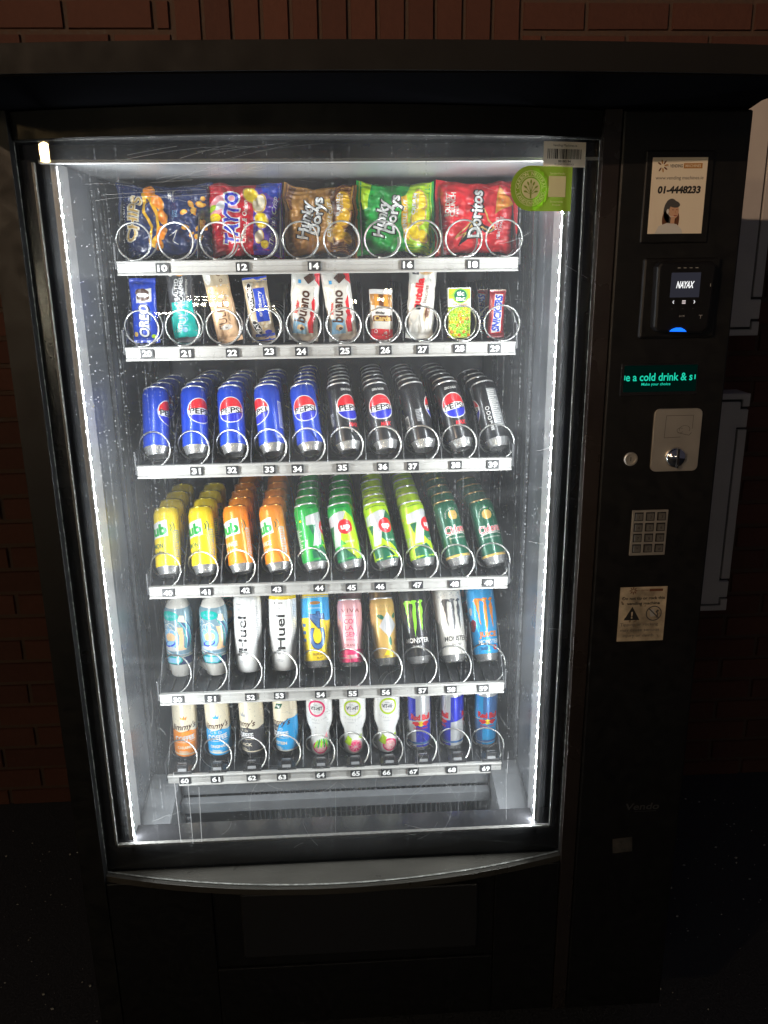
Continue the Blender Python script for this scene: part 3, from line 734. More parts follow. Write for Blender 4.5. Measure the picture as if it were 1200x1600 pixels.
_vl = Vector((.1, .25, 0)); VM.location = _vl
for o in VM.children: o.location = Vector(o.location) - _vl

# ------------------------------------------------------------------ goods: cans and bottles
def prof_r(prof, z):
    for (r0, z0), (r1, z1) in zip(prof, prof[1:]):
        if z0 <= z <= z1: return r0 + (r1 - r0) * (z - z0) / (z1 - z0 or 1)
    return prof[0][0] if z < prof[0][1] else prof[-1][0]
PROTO = {}
def can(kind, r, H, base, art, lid=None, fin='can', bot=None, matte=False):
    body = [(r * .97, .0175), (r, .021), (r, H - .016), (r * .985, H - .0125), (r * .925, H - .0065), (r * .885, H - .0035)]
    b = MB(); b.lathe(body, ink(base, fin), 48); art.put(b, lambda u, v, l: (lambda a, q: (q * sin(a), -q * cos(a), v / 1000))(u / 1000 / r, prof_r(body, v / 1000) + .00012 * l), 3.5, 8)
    bo = b.obj('body', smooth=True, weld=True, auto=50)
    l = MB(); R_ = r * .885
    l.lathe([(R_, H - .0036), (R_ * 1.012, H - .0030), (R_ * 1.03, H - .0018), (R_ * 1.02, H - .0006), (R_ * .985, H), (R_ * .955, H - .0006), (R_ * .94, H - .0050), (R_ * .90, H - .0060), (.0001, H - .0052)], lid or M_lid, 48)
    l.tube([(-.004, -.002, H - .0040), (0, -.009, H - .0036), (.004, -.002, H - .0040), (0, .002, H - .0038), (-.004, -.002, H - .0040)], .0012, M_lid, 5)
    lo_ = l.obj('lid', smooth=True, auto=45)
    e = MB(); e.lathe([(.0001, .006), (r * .55, .0045), (r * .66, .0008), (r * .70, 0), (r * .745, .0012), (r * .79, .005), (r * .87, .012), (r * .97, .0176)], bot or M_alu, 48)
    eo = e.obj('base', smooth=True, auto=45)
    PROTO[kind] = [('body', bo.data), ('lid', lo_.data), ('base', eo.data)]
    for o in (bo, lo_, eo): bpy.data.objects.remove(o)
def put(kind, name, x, y, z, rot, label, cat, group=None, lean=(0, 0)):
    t = empty(name, (x, y, z), label, cat, group); t.rotation_euler = (R(lean[0]), R(lean[1]), R(rot))
    for pn, me in PROTO[kind]:
        o = bpy.data.objects.new(pn, me); COL.objects.link(o); o.parent = t
    return t

H3 = .149; R3 = .0276
# cola cans: round badge in red, white and blue
def globe(a, cy, word, ringc='white'):
    r = 27.0
    a.ell(0, cy, r + 1.8, r + 1.8, ringc, 1, n=48).ell(0, cy, r, r, 'white', 2, n=48)
    w1 = lambda x: 6.5 + 2.2 * sin(x / r * 1.6) - .006 * x * x; w2 = lambda x: -8.5 + 2.2 * sin(x / r * 1.6) + .004 * x * x
    n = 22
    for sgn, w, c in ((1, w1, 'red'), (-1, w2, 'royal')):
        xs = [-r + 2 * r * k / n for k in range(n + 1)]
        for xa, xb in zip(xs, xs[1:]):
            ya = sgn * math.sqrt(max(0, r * r - xa * xa)); yb = sgn * math.sqrt(max(0, r * r - xb * xb))
            wa, wb = w(xa), w(xb)
            if sgn * (ya - wa) <= 0 and sgn * (yb - wb) <= 0: continue
            if sgn * (ya - wa) < 0: ya = wa
            if sgn * (yb - wb) < 0: yb = wb
            a.poly([(xa, cy + wa), (xb, cy + wb), (xb, cy + yb), (xa, cy + ya)], c, 3)
    a.text(word, 0, cy - 1.2, 11.5, 'black', 4, w=47, bold=.022)
def backpanel(a, u, c='grey', c2='white', v0=40, v1=128):
    a.rect(u, (v0 + v1) / 2, 25, v1 - v0, c, 1); a.lines(u, (v0 + v1) / 2, 22, v1 - v0 - 6, 19, c2, 2, seed=9)
    a.text('330ml', u - 19, v0 + 4, 6, c2, 2, bold=.03, rot=90)
    for k in range(3): a.ring(u - 20, v0 + 22 + 11 * k, 3.0, 4.4, c2, 2, n=16)
    a.rect(u + 27, v0 + 22, 17, 26, 'white', 1).bars(u + 27, v0 + 22, 14, 20, 'black', 2)
a = Art(); globe(a, 91, 'PEPSI'); backpanel(a, 62, 'lightgrey', 'blue', 50, 110)
a.text('330ml', 48, 30, 4.5, 'white', 1)
can('cola', R3, H3, 'blue', a)
a = Art(); globe(a, 91, 'PEPSI'); backpanel(a, 66, 'grey', 'white')
a.text('ZERO SUGAR', 0, 131, 4.6, 'white', 1, w=27, bold=.02).text('MAX', 4, 52, 8.5, 'red', 1, w=22, bold=.03, sh=.2)
a.rect(-46, 70, 15, 30, 'darkgrey', 1).lines(-46, 70, 13, 27, 8, 'grey', 2, seed=2)
can('zerocola', R3, H3, 'black', a)
# fruit drinks: green word on a slanted white flag, sound waves
def club(base, word, sub, tc, lidcol):
    a = Art(); sk = lambda x: x * .11
    a.poly([(-36, 80 + sk(-36)), (26, 80 + sk(26)), (24, 116 + sk(24)), (-30, 114 + sk(-30))], 'white', 1)
    a.text('club', -6, 96, 22, 'green', 2, rot=6, w=58, bold=.05)
    for r in (8, 15): a.ring(24, 101, r, r + 2.2, 'darkgreen', 1, a0=-48, a1=48, n=14)
    a.text(word, -4, 62, 9.5, tc, 1, w=42 if len(word) > 5 else 36, bold=.03).text(sub, -4, 48, 5.2, tc, 1, w=40, bold=.02)
    a.rect(46, 66, 13, 60, 'grey' if base == 'yellow' else 'lightgrey', 1).lines(46, 66, 11, 56, 15, base, 2, seed=5)
    a.lines(-58, 70, 18, 60, 14, tc, 1, seed=6)
    can('club_' + base, R3, H3, base, a, lid=mat('lid_' + base, lidcol, .28, .75))
club('yellow', 'LEMON', 'REAL JUICE', 'darkgreen', (.42, .34, .05)); club('orange', 'ORANGE', 'REAL JUICE', 'cream', (.62, .25, .05))
# lemon-lime cans
def lemonlime(kind, base, other, wedge):
    a = Art(); B = 96
    a.poly([(14, 130), (34, 112), (44, 60), (30, 22), (8, 50), (-6, 66)], other, 1)
    a.poly([(-34, 16), (30, 16), (34, 30), (6, 52), (-34, 40)], wedge, 1)
    a.poly([(-6, 52), (10, 54), (36, 26), (34, 18), (22, 18)], other if wedge != other else base, 2)
    a.poly([(-38, 98), (-36, 118), (4, 128), (18, 126), (2, 96), (-10, 52), (-30, 50), (-16, 98)], 'lightgrey', 2)
    a.poly([(-32, 96), (-16, 98), (-26, 74)], 'darkgreen', 2)
    a.ell(10, 92, 17, 17, 'red', 3, n=36).text('up', 10, 93, 12, 'white', 4, w=20, bold=.05)
    a.line([(-30, 136), (-6, 139), (22, 137)], 1.2, 'darkgreen', 2)
    a.text('ZERO SUGAR', 14, 58, 4, 'white', 4, w=22)
    a.lines(-62, 66, 26, 56, 13, 'lightgrey', 1, seed=8); a.text('330ml', -44, 56, 6, 'lightgrey', 1, rot=80, bold=.02); a.rect(62, 52, 18, 28, 'white', 1).bars(62, 52, 15, 22, 'black', 2)
    a.ell(-50, 110, 3, 3, 'yellow', 1, n=12)
    can(kind, R3, H3, base, a)
lemonlime('ll_green', 'green', 'lime', 'darkgreen'); lemonlime('ll_lime', 'lime', 'darkgreen', 'darkgreen')
# apple drink
a = Art()
a.ell(2, 112, 11.5, 11, 'gold', 1, n=26, jag=.05).poly([(2, 122), (8, 128), (5, 121)], 'green', 2)
a.arct('TRADITIONAL RECIPE', 2, 110, 18, 3.2, 'offwhite', 1, 90, 11.5)
a.text('Cidona', 2, 80, 16.4, 'white', 1, w=56, bold=.055, rot=4).text('Cidona', 2, 80, 15.4, 'red', 2, w=54, bold=.015, rot=4)
a.line([(-26, 66), (-4, 69), (16, 69), (30, 66)], 1.6, 'offwhite', 1).text('SPARKLING APPLE DRINK', 2, 60, 3, 'offwhite', 1, w=42)
a.rect(0, 20, 186, 5, 'gold', 1)
rn = random.Random(2)
for k in range(60): a.ell(rn.uniform(-90, 90), rn.uniform(34, 132), *(2 * [rn.choice((.4, .5, .8))]), 'green', 1, n=8)
a.lines(-60, 76, 24, 50, 12, 'offwhite', 1, seed=4)
can('apple', R3, H3, 'deepgreen', a, lid=mat('lid_gold', (.40, .29, .13), .3, .75))

# tall row
def claws(a, c, cx, v0, v1, s=1.0):
    H = v1 - v0
    for dx, ln, w in ((-17, .74, 8.5), (1, 1.0, 9.5), (17, .82, 8.5)):
        P0 = []; P1 = []; rn = random.Random(int(dx + 40))
        for k in range(9):
            t = k / 8; ww = w * (1 - t) ** .7 * (1 + .5 * rn.uniform(-1, 1)) + .5; xx = cx + dx * s + 3.2 * t * (1 if dx < 0 else -.4) + rn.uniform(-1.3, 1.3); vv = v1 - H * ln * t
            P0.append((xx - ww / 2, vv)); P1.append((xx + ww / 2, vv))
        for k in range(8): a.poly([P0[k], P1[k], P1[k + 1], P0[k + 1]], c, 1)
        a.poly([(P0[0][0] - 5, v1 - 3), (P0[0][0] + 2, v1 + 3.5), (P1[0][0] + 3, v1 + 2), (P1[0][0] + 4, v1 - 1), (P1[0][0], v1 - 3), (P0[0][0], v1 - 5)], c, 2)
RT, HT = .0335, .180
def monster(kind, base, cc, wc, juice=None, fin='can'):
    a = Art(fin=fin); claws(a, cc, 0, 62, 144, 1.0)
    if juice:
        a.text('JUICE', 1, 62, 11, 'orange', 1, w=44, bold=.05).text('MONSTER', 1, 45, 9, 'white', 1, w=50, bold=.02)
        a.ell(14, 31, 5, 6, 'red', 1, n=16).lines(-8, 30, 26, 8, 3, 'navy', 1); a.ell(-36, 84, 12, 14, 'maroon', 1, n=9, jag=.4).ell(-38, 118, 6, 9, 'lightgrey', 1, n=9, jag=.3)
    else:
        a.text('MONSTER', 2, 54, 10.5, wc, 1, w=58, bold=.02).line([(2, 62), (2, 46)], 1.2, wc, 1)
        a.text('ENERGY', 2, 40, 5, wc, 1, w=24)
    a.lines(-66, 90, 28, 90, 20, wc, 1, seed=5)
    rn = random.Random(3)
    if kind == 'tall_white':
        for k in range(170): a.ell(rn.uniform(-100, 100), rn.uniform(20, 166), rn.uniform(.5, 1.6), rn.uniform(.4, 1.2), 'lightgrey', 1, n=7, rot=rn.uniform(0, 180), jag=.6)
        for k in range(60): a.ell(rn.gauss(0, 20), rn.uniform(150, 166), rn.uniform(.5, 2.2), rn.uniform(.4, 1.4), 'grey', 1, n=7, jag=.6)
    can(kind, RT, HT, base, a, fin=fin)
monster('tall_black', 'black', 'limebright', 'white'); monster('tall_white', 'offwhite', 'darkgrey', 'black'); monster('tall_juice', 'skyblue', 'orange', 'white', True)
# blue and yellow energy can with upright lettering
a = Art()
P = [(-105, 118), (-20, 117), (0, 114), (30, 108), (60, 113), (105, 118)]
a.poly([(-105, 166)] + P + [(105, 166)], 'skyblue', 1)
a.text('C4', 4, 86, 33, 'navy', 2, rot=90, w=88, bold=.05).text('C4', 4, 86, 31, 'steelblue', 3, rot=90, w=85, bold=.015)
for k in range(3): a.rect(-31, 66 + 17 * k, 13, 7, 'steelblue', 2, rot=-8)
a.ell(2, 150, 13, 4, 'buffalo', 2, n=18).rect(2, 138, 28, 4, 'paleblue', 2).text('EXPLOSIVE ENERGY', 28, 70, 4.2, 'brown', 2, rot=90, w=66).text('TROPICAL', 2, 32, 5, 'brown', 2, w=24, bold=.02).text('BLAST', 8, 24, 4, 'brown', 2, w=14, bold=.02)
can('c4', RT, HT, 'yellow', a)
# slim pink collagen can, slim gold can
RS, HS = .0293, .158
a = Art()
a.rect(0, 26, 186, 30, 'hotpink', 1).text('VIVA', 2, 130, 9, 'maroon', 1, w=46, bold=.0, sp=1.2).rect(0, 119, 30, 1.4, 'hotpink', 1)
a.text('COL', 0, 105, 10.5, 'magenta', 1, w=30, bold=.01).text('LA', -3, 90, 10.5, 'magenta', 1, w=20, bold=.01).text('GEN', 0, 75, 10.5, 'magenta', 1, w=30, bold=.01)
a.text('1000mg', 0, 63, 4.4, 'magenta', 1, w=22).text('ORANGE', 1, 50, 5.4, 'maroon', 1, w=32).text('vitaminwater', -29, 86, 9, 'grey', 1, rot=90, w=94)
a.rect(2, 25, 24, 6, 'rose', 2).text('400ml', 2, 25, 3.5, 'white', 3, w=14)
can('pinkcan', RS, HS, 'pink', a)
a = Art(); a.text('VIVA', 2, 136, 8, 'oldgold', 1, w=40).rect(0, 125, 26, 1.2, 'oldgold', 1)
a.poly([(6, 122), (30, 92), (6, 64), (-16, 90)], 'lightgrey', 2).ell(-10, 112, 10, 5, 'darkgreen', 1, rot=-30, n=16).ell(26, 114, 8, 5, 'darkgreen', 1, rot=40, n=16).ell(8, 55, 4, 11, 'darkgreen', 1, n=14)
a.poly([(-14, 18), (18, 18), (4, 42)], 'yellow', 1).ell(24, 52, 7, 9, 'buffalo', 1, n=14).lines(-46, 80, 20, 70, 14, 'oldgold', 1)
can('goldcan', RS, HS, 'gold', a)

def bottle(kind, prof, zones, art, du=3.5, fin='film', parts=None):
    """zones: [(part name, material, z0, z1)] cut from one profile; the artwork goes on the first"""
    r0 = max(r for r, z in prof); out_ = []
    def cut(z0, z1):
        P = [(prof_r(prof, z0), z0)] + [(r, z) for r, z in prof if z0 < z < z1] + [(prof_r(prof, z1), z1)]
        return P
    for i, (pn, m, z0, z1) in enumerate(zones):
        b = MB(); P = cut(z0, z1); P = ([(.0001, z0)] if z0 <= prof[0][1] else []) + P + ([(.0001, z1)] if z1 >= prof[-1][1] else [])
        b.lathe(P, m, 44)
        if i == 0: art.put(b, lambda u, v, l: (lambda q, t: (t * sin(q), -t * cos(q), v / 1000))(u / 1000 / r0, prof_r(prof, v / 1000) + .00012 * l), du, 4)
        o = b.obj(pn, smooth=True, weld=True, auto=50); out_.append((pn, o.data)); bpy.data.objects.remove(o)
    PROTO[kind] = out_
# wave pattern bottle, white lipped foot
prof = [(.0215, 0), (.0225, .001), (.0290, .0315), (.0295, .032), (.0318, .0335), (.0322, .036), (.0322, .150), (.031, .160), (.022, .180), (.015, .186), (.015, .205)]
a = Art('film'); rn = random.Random(11)
a.rect(0, 43, 200, 17, 'navy', 1).poly([(-28, 52), (16, 53), (18, 42), (8, 36), (-22, 36), (-30, 44)], 'teal', 2).poly([(-26, 50), (13, 51), (14, 43), (6, 38), (-20, 38), (-26, 44)], 'paleblue', 3)
for k, c in enumerate(('paleblue', 'cream', 'steelblue', 'offwhite', 'teal', 'steelblue', 'cream')):
    a.line([(-52, 80 - 4 * k), (-30, 68 - 3 * k), (0, 60 - 1.4 * k), (30, 59 - .8 * k), (56, 62 - k)], 2.2, c, 1)
a.ell(-2, 72, 30, 5, 'lightgrey', 2, n=24)
a.ell(-8, 98, 20, 24, 'paleblue', 1, n=26).ell(-10, 84, 15, 7, 'royal', 3, rot=18, n=20).ell(-9, 86, 12, 5, 'paleblue', 4, rot=22, n=20).ell(-8, 100, 13, 11, 'peach', 2, rot=20, n=20).ell(-9, 98, 8, 6, 'tan', 3, rot=40, n=20)
a.poly([(8, 126), (22, 124), (24, 100), (22, 76), (30, 70), (6, 70), (13, 86), (14, 104)], 'peach', 3).poly([(14, 120), (19, 120), (19, 84), (16, 84)], 'tan', 4)
for (x, v, r) in ((-16, 122, 9), (-6, 124, 11), (-20, 112, 7), (-26, 132, 8), (-2, 112, 8)): a.ring(x, v, r - 1.6, r, 'offwhite', 4, a0=10, a1=200, n=18).ring(x, v, r - 4.4, r - 3.2, 'paleblue', 4, a0=0, a1=190, n=18)
for k in range(26): a.ell(rn.uniform(-50, 50), rn.uniform(100, 146), *(2 * [rn.uniform(.6, 1.8)]), 'offwhite', 4, n=9)
for k in range(7): a.line([(26 + 3 * k, 70 + 2 * k), (30 + 3 * k, 96), (24 + 3 * k, 122), (8 + 3 * k, 146)], 1.8, ('teal', 'paleblue', 'navy', 'steelblue')[k % 4], 2)
for k in range(7): a.line([(-34 - 3 * k, 62 + 2 * k), (-38 - 2 * k, 90), (-30 - 3 * k, 120), (-22 - 3 * k, 148)], 1.6, ('paleblue', 'navy', 'teal')[k % 3], 2)
a.ell(-8, 152, 22, 11, 'teal', 3, n=24).text('ALANI', -8, 152, 6, 'paleblue', 4, w=24).poly([(12, 140), (30, 134), (26, 152), (16, 154)], 'cream', 3)
bottle('wavebottle', prof, [('sleeve', ink('mist', 'film'), .0335, .168), ('foot', ink('offwhite', 'paper'), 0, .0334), ('neck', ink('offwhite', 'film'), .1682, .205)], a)
# lip on the foot, turned to the left
lm = MB(); lm.prism([(-.020, .0318), (-.041, .0305), (-.0415, .0285), (-.023, .0105), (-.018, .010)], 'y', -.014, .006, ink('offwhite', 'paper'))
lpo = lm.obj('lip', bevel=.001); bpy.context.view_layer.update()
lme = bpy.data.meshes.new_from_object(lpo.evaluated_get(bpy.context.evaluated_depsgraph_get())); bpy.data.objects.remove(lpo)
PROTO['wavebottle'].append(('lip', lme))
# white meal drink bottles with upright word
prof = [(.024, 0), (.0255, .001), (.0285, .012), (.0318, .040), (.0322, .060), (.0322, .165), (.030, .175), (.020, .190), (.018, .193), (.018, .212)]
for kind, cap, fl_ in (('meal_plain', 'offwhite', 'Chocolate'), ('meal_yellow', 'yellow', 'Banana')):
    a = Art('film')
    a.text('Huel', -4, 92, 20, 'black', 1, rot=90, w=80, bold=.02).ring(-14, 137, 1.2, 1.8, 'black', 1, n=12)
    a.text(fl_, -8, 160, 4.4, 'black', 1, w=20).lines(-8, 148, 18, 6, 2, 'grey', 1).rect(-10, 46, 10, 11, 'black', 1).rect(-10, 46, 7, 6, 'white', 2, 0).lines(5, 46, 10, 10, 4, 'grey', 1).lines(-4, 26, 20, 8, 3, 'lightgrey', 1)
    a.lines(34, 110, 14, 90, 22, 'lightgrey', 1)
    if cap == 'yellow': a.rect(0, 171, 200, 8, 'yellow', 1)
    bottle(kind, prof, [('body', ink('white', 'film'), 0, .176), ('cap', ink(cap, 'film'), .1762, .212)], a)
# iced coffee slim cans
RJ, HJ = .0288, .165
def coffee(kind, low, sub, slant=False, dark='black'):
    a = Art()
    if slant: a.poly([(-92, 20), (-92, 84), (-26, 84), (0, 86), (24, 104), (92, 104), (92, 20)], low, 1).poly([(-92, 20), (-92, 84), (-26, 84), (2, 86), (-10, 52), (-14, 20)], 'darkgrey', 2)
    else: a.poly([(-92, 15), (92, 15), (92, 82)] + [(60 - 12 * k, 82 + 2.5 * sin(k * 1.9)) for k in range(11)] + [(-92, 82)], low, 1)
    ac = low if low not in ('darkgrey',) else 'grey'
    a.text("Jimmy's", 0, 94, 14.5, 'choc', 3, w=60, sh=.35, rot=5, bold=.02)
    if not slant: a.poly([(-6, 112), (-8, 121), (-3, 117), (0, 124), (3, 117), (8, 121), (6, 112)], ac, 2)
    a.text('ICED', -6, 76, 5.6, 'cream' if low != 'orange' else 'amber', 3, w=34, sp=1.5).text('COFFEE', 0, 63, 11.5, 'white', 3, w=48, bold=.04, rot=4)
    a.line([(-24, 52), (24, 54)], 1.2, 'cream', 3).text(sub, 0, 39, 7, 'cream', 3, w=38, bold=.03, rot=3).lines(0, 26, 30, 7, 3, 'cream', 3)
    if slant: a.poly([(-10, 126), (8, 130), (14, 144), (-2, 142)], 'deepgreen', 2).text('14g', 1, 136, 6, 'white', 3, bold=.03)
    can(kind, RJ, HJ, 'cream', a, bot=M_dark)
coffee('coffee_orange', 'orange', 'CARAMEL'); coffee('coffee_blue', 'skyblue', 'ORIGINAL'); coffee('coffee_black', 'darkgrey', 'BLACK'); coffee('coffee_slant', 'skyblue', 'PROTEIN', True)
# white vitamin bottles, waisted, with a ring badge and fruit at the foot
prof = [(.0215, 0), (.024, .003), (.0262, .015), (.0262, .030), (.0225, .047), (.0222, .058), (.0300, .082), (.0312, .092), (.0312, .150), (.029, .160), (.018, .172), (.018, .188)]
for kind, c1, c2, fr1, fr2 in (('vit_red', 'hotpink', 'rose', 'hotpink', 'green'), ('vit_green', 'lime', 'rose', 'rose', 'lime'), ('vit_green2', 'lime', 'peach', 'hotpink', 'lime')):
    a = Art('film'); cx = -2
    a.ring(cx, 128, 17, 21.5, c1, 1).ring(cx, 128, 16, 17.2, c2, 1).text('VIT-HIT', cx, 128, 9, 'black', 1, w=29, bold=.03).lines(cx, 137, 16, 4, 2, 'grey', 1).text('SPARKLING', cx, 119.5, 2.8, 'grey', 1, w=16)
    a.arct('SPARKLING', cx, 150, 52, 4.0, 'grey', 1, 270, 6.2, 0, True).lines(cx, 90, 24, 4, 2, 'lightgrey', 1)
    a.ell(4, 22, 22, 17, fr1, 1, n=24).ell(4, 22, 17, 13, 'rose' if fr1 != 'rose' else 'hotpink', 2, n=24)
    for k in range(9):
        t = R(40 * k); a.line([(4, 22), (4 + 16 * cos(t), 22 + 12 * sin(t))], .9, 'offwhite', 3)
    if kind == 'vit_red':
        for k in range(6): a.ell(-8 + 8 * k, 34 - abs(k - 2.5) * 1.5, 3, 12, 'green' if k % 2 else 'limebright', 4, rot=-24 + 8 * k, n=14)
        a.poly([(16, 44), (30, 60), (32, 44)], 'rose', 3)
    else: a.poly([(-32, 30), (-20, 50), (-6, 42), (-10, 24)], fr2, 4).poly([(14, 44), (30, 50), (30, 36)], fr2, 3)
    bottle(kind, prof, [('body', ink('white', 'film'), 0, .161), ('cap', ink('white', 'film'), .1612, .188)], a)
# slim energy cans in blue and silver quarters
RB, HB = .0272, .158
def quarters(kind, c1, c2):
    a = Art(fin='alu')
    for k in range(4):
        u0 = -85.4 + 42.7 * k - 12; lo_c, hi_c = ((c1, c2) if k % 2 == 0 else (c2, c1))
        a.poly([(u0, 14), (u0 + 42.7, 14), (u0 + 42.7, 82), (u0, 74)], lo_c, 1).poly([(u0, 76), (u0 + 42.7, 84), (u0 + 42.7, 142), (u0, 142)], hi_c, 1)
    for u in (0, -85, 85):
        a.text('Red Bull', u, 93, 13, 'red', 3, w=50, bold=.06).ell(u, 76, 8, 7, 'yellow', 3, n=24)
        for s in (-1, 1): a.poly([(u + s * 2, 76), (u + s * 8, 82), (u + s * 19, 80), (u + s * 22, 75), (u + s * 16, 73), (u + s * 14, 69), (u + s * 8, 71)], 'red', 4)
        a.text('ENERGY DRINK', u, 64, 4.2, 'red', 3, w=36, bold=.02)
    a.rect(0, 24, 170, 5, 'steelblue', 2)
    can(kind, RB, HB, 'lightgrey', a, fin='alu')
quarters('quarter_dark', 'royal', 'lightgrey'); quarters('quarter_pale', 'skyblue', 'steelblue')

# ---- stand the cans in their columns
ORD = ['front', 'second', 'third', 'fourth', 'fifth', 'sixth', 'seventh']
rn = random.Random(77)
def column(kind, name, row, k, n, rot, desc, cat, group, y0, pitch, tagno, back=29, roll=0, where=None):
    # the goods lean back in the spiral, foot forward, and a little to the left
    rb = max([q.co.x for pn, me in PROTO[kind] for q in me.vertices if q.co.z < .004]) if back > 3 else 0
    for j in range(n):
        bk = back + rn.uniform(-1, 1); rl = -roll + rn.uniform(-1, 1)
        x = XK[k] + .006 * roll / 10 + rn.uniform(-.0012, .0012); y = y0 + pitch * j
        rr = rot if j == 0 else rn.uniform(-180, 180)
        wh = where or ('column above tag %d' % tagno)
        lab = ('%s at the front of the %s' % (desc, wh)) if j == 0 else ('%s, %s in the %s' % (desc, ORD[j], wh))
        t = put(kind, name, x, y, FL[row] + .0012 + rb * (sin(R(back)) + abs(sin(R(roll))) * .6), rr, lab, cat, group)
        t.rotation_euler = (Matrix.Rotation(R(rl), 3, 'Y') @ Matrix.Rotation(R(-bk), 3, 'X') @ Matrix.Rotation(R(rr), 3, 'Z')).to_euler()
rots3 = [80, 40, 8, -50, 4, 38, 10, 102, 12, -108]
for k in range(10):
    kind = 'cola' if k < 5 else 'zerocola'; col = 'blue cola can' if k < 5 else 'black sugar free cola can'
    column(kind, 'drink_can', 2, k, (4, 5, 5, 5, 6, 6, 6, 6, 6, 4)[k], rots3[k], col, 'drink can', 'blue cola cans' if k < 5 else 'black cola cans', .040, .068, 30 + k,
           roll=3 + 1.05 * k, where='leftmost cola column' if k == 0 else None)
spec4 = [('club_yellow', 'yellow lemon can', -36), ('club_yellow', 'yellow lemon can', -40), ('club_orange', 'orange fruit drink can', -32), ('club_orange', 'orange fruit drink can', -48),
         ('ll_green', 'green lemon lime can', 72), ('ll_green', 'green lemon lime can', -6), ('ll_lime', 'bright lime can', 14), ('ll_lime', 'bright lime can', 42),
         ('apple', 'dark green apple drink can', 22), ('apple', 'dark green apple drink can', 8)]
for k, (kind, col, rot) in enumerate(spec4):
    column(kind, 'drink_can', 3, k, (4, 4, 6, 6, 6, 6, 7, 7, 6, 4)[k], rot, col, 'drink can', col + 's', .040, .068, 40 + k, roll=min(12, 4.4 + 1.4 * k))
spec5 = [('wavebottle', 'drink_bottle', 'blue wave patterned bottle', -14, .112, 'drink bottle', 'wave patterned bottles'), ('wavebottle', 'drink_bottle', 'blue wave patterned bottle', 2, .112, 'drink bottle', 'wave patterned bottles'),
         ('meal_plain', 'drink_bottle', 'white bottle with upright black word', -12, .112, 'drink bottle', None), ('meal_yellow', 'drink_bottle', 'white bottle with yellow cap', 0, .112, 'drink bottle', None),
         ('c4', 'drink_can', 'tall blue and yellow energy can', 0, .122, 'drink can', None), ('pinkcan', 'drink_can', 'slim pink collagen drink can', 2, .116, 'drink can', None),
         ('goldcan', 'drink_can', 'slim gold drink can', 10, .118, 'drink can', None), ('tall_black', 'drink_can', 'tall black energy can', -6, .122, 'drink can', None),
         ('tall_white', 'drink_can', 'tall white energy can', 12, .122, 'drink can', None), ('tall_juice', 'drink_can', 'tall sky blue energy can', 6, .122, 'drink can', None)]
for k, (kind, name, desc, rot, y0, cat, grp) in enumerate(spec5):
    column(kind, name, 4, k, 2, rot, desc, cat, grp or desc + 's', (.100, .100, .090, .090, .08, .08, .08, .08, .08, .08)[k], .115, 50 + k,
           back=(3, 3, 14, 14, 24, 26, 26, 27, 27, 27)[k], roll=(0, 0, 0, 0, 2, 1, 4, 3, 4, 5)[k])
spec6 = [('coffee_orange', 'cream and orange iced coffee can', 4), ('coffee_blue', 'cream and blue iced coffee can', 0), ('coffee_black', 'cream and black iced coffee can', -38), ('coffee_slant', 'cream and blue iced coffee can with slanted band', -34),
         ('vit_red', 'white waisted bottle with pink ring badge', -8), ('vit_green', 'white waisted bottle with green and rose ring badge', 2), ('vit_green2', 'white waisted bottle with green and peach ring badge', 8),
         ('quarter_dark', 'dark blue and silver energy can with blue lower front', 4), ('quarter_dark', 'dark blue and silver energy can with silver lower front', 100), ('quarter_pale', 'pale blue energy can', 2)]
for k, (kind, desc, rot) in enumerate(spec6):
    bt = kind.startswith('vit')
    put(kind, 'drink_bottle' if bt else 'drink_can', XK[k], .077, FL[5] + .0008, rot, '%s above tag %d' % (desc, 60 + k), 'drink bottle' if bt else 'drink can',
        'waisted vitamin bottles' if bt else ('iced coffee cans' if k < 4 else 'blue and silver energy cans'), lean=(rn.uniform(-.8, .8), rn.uniform(-1, 1)))

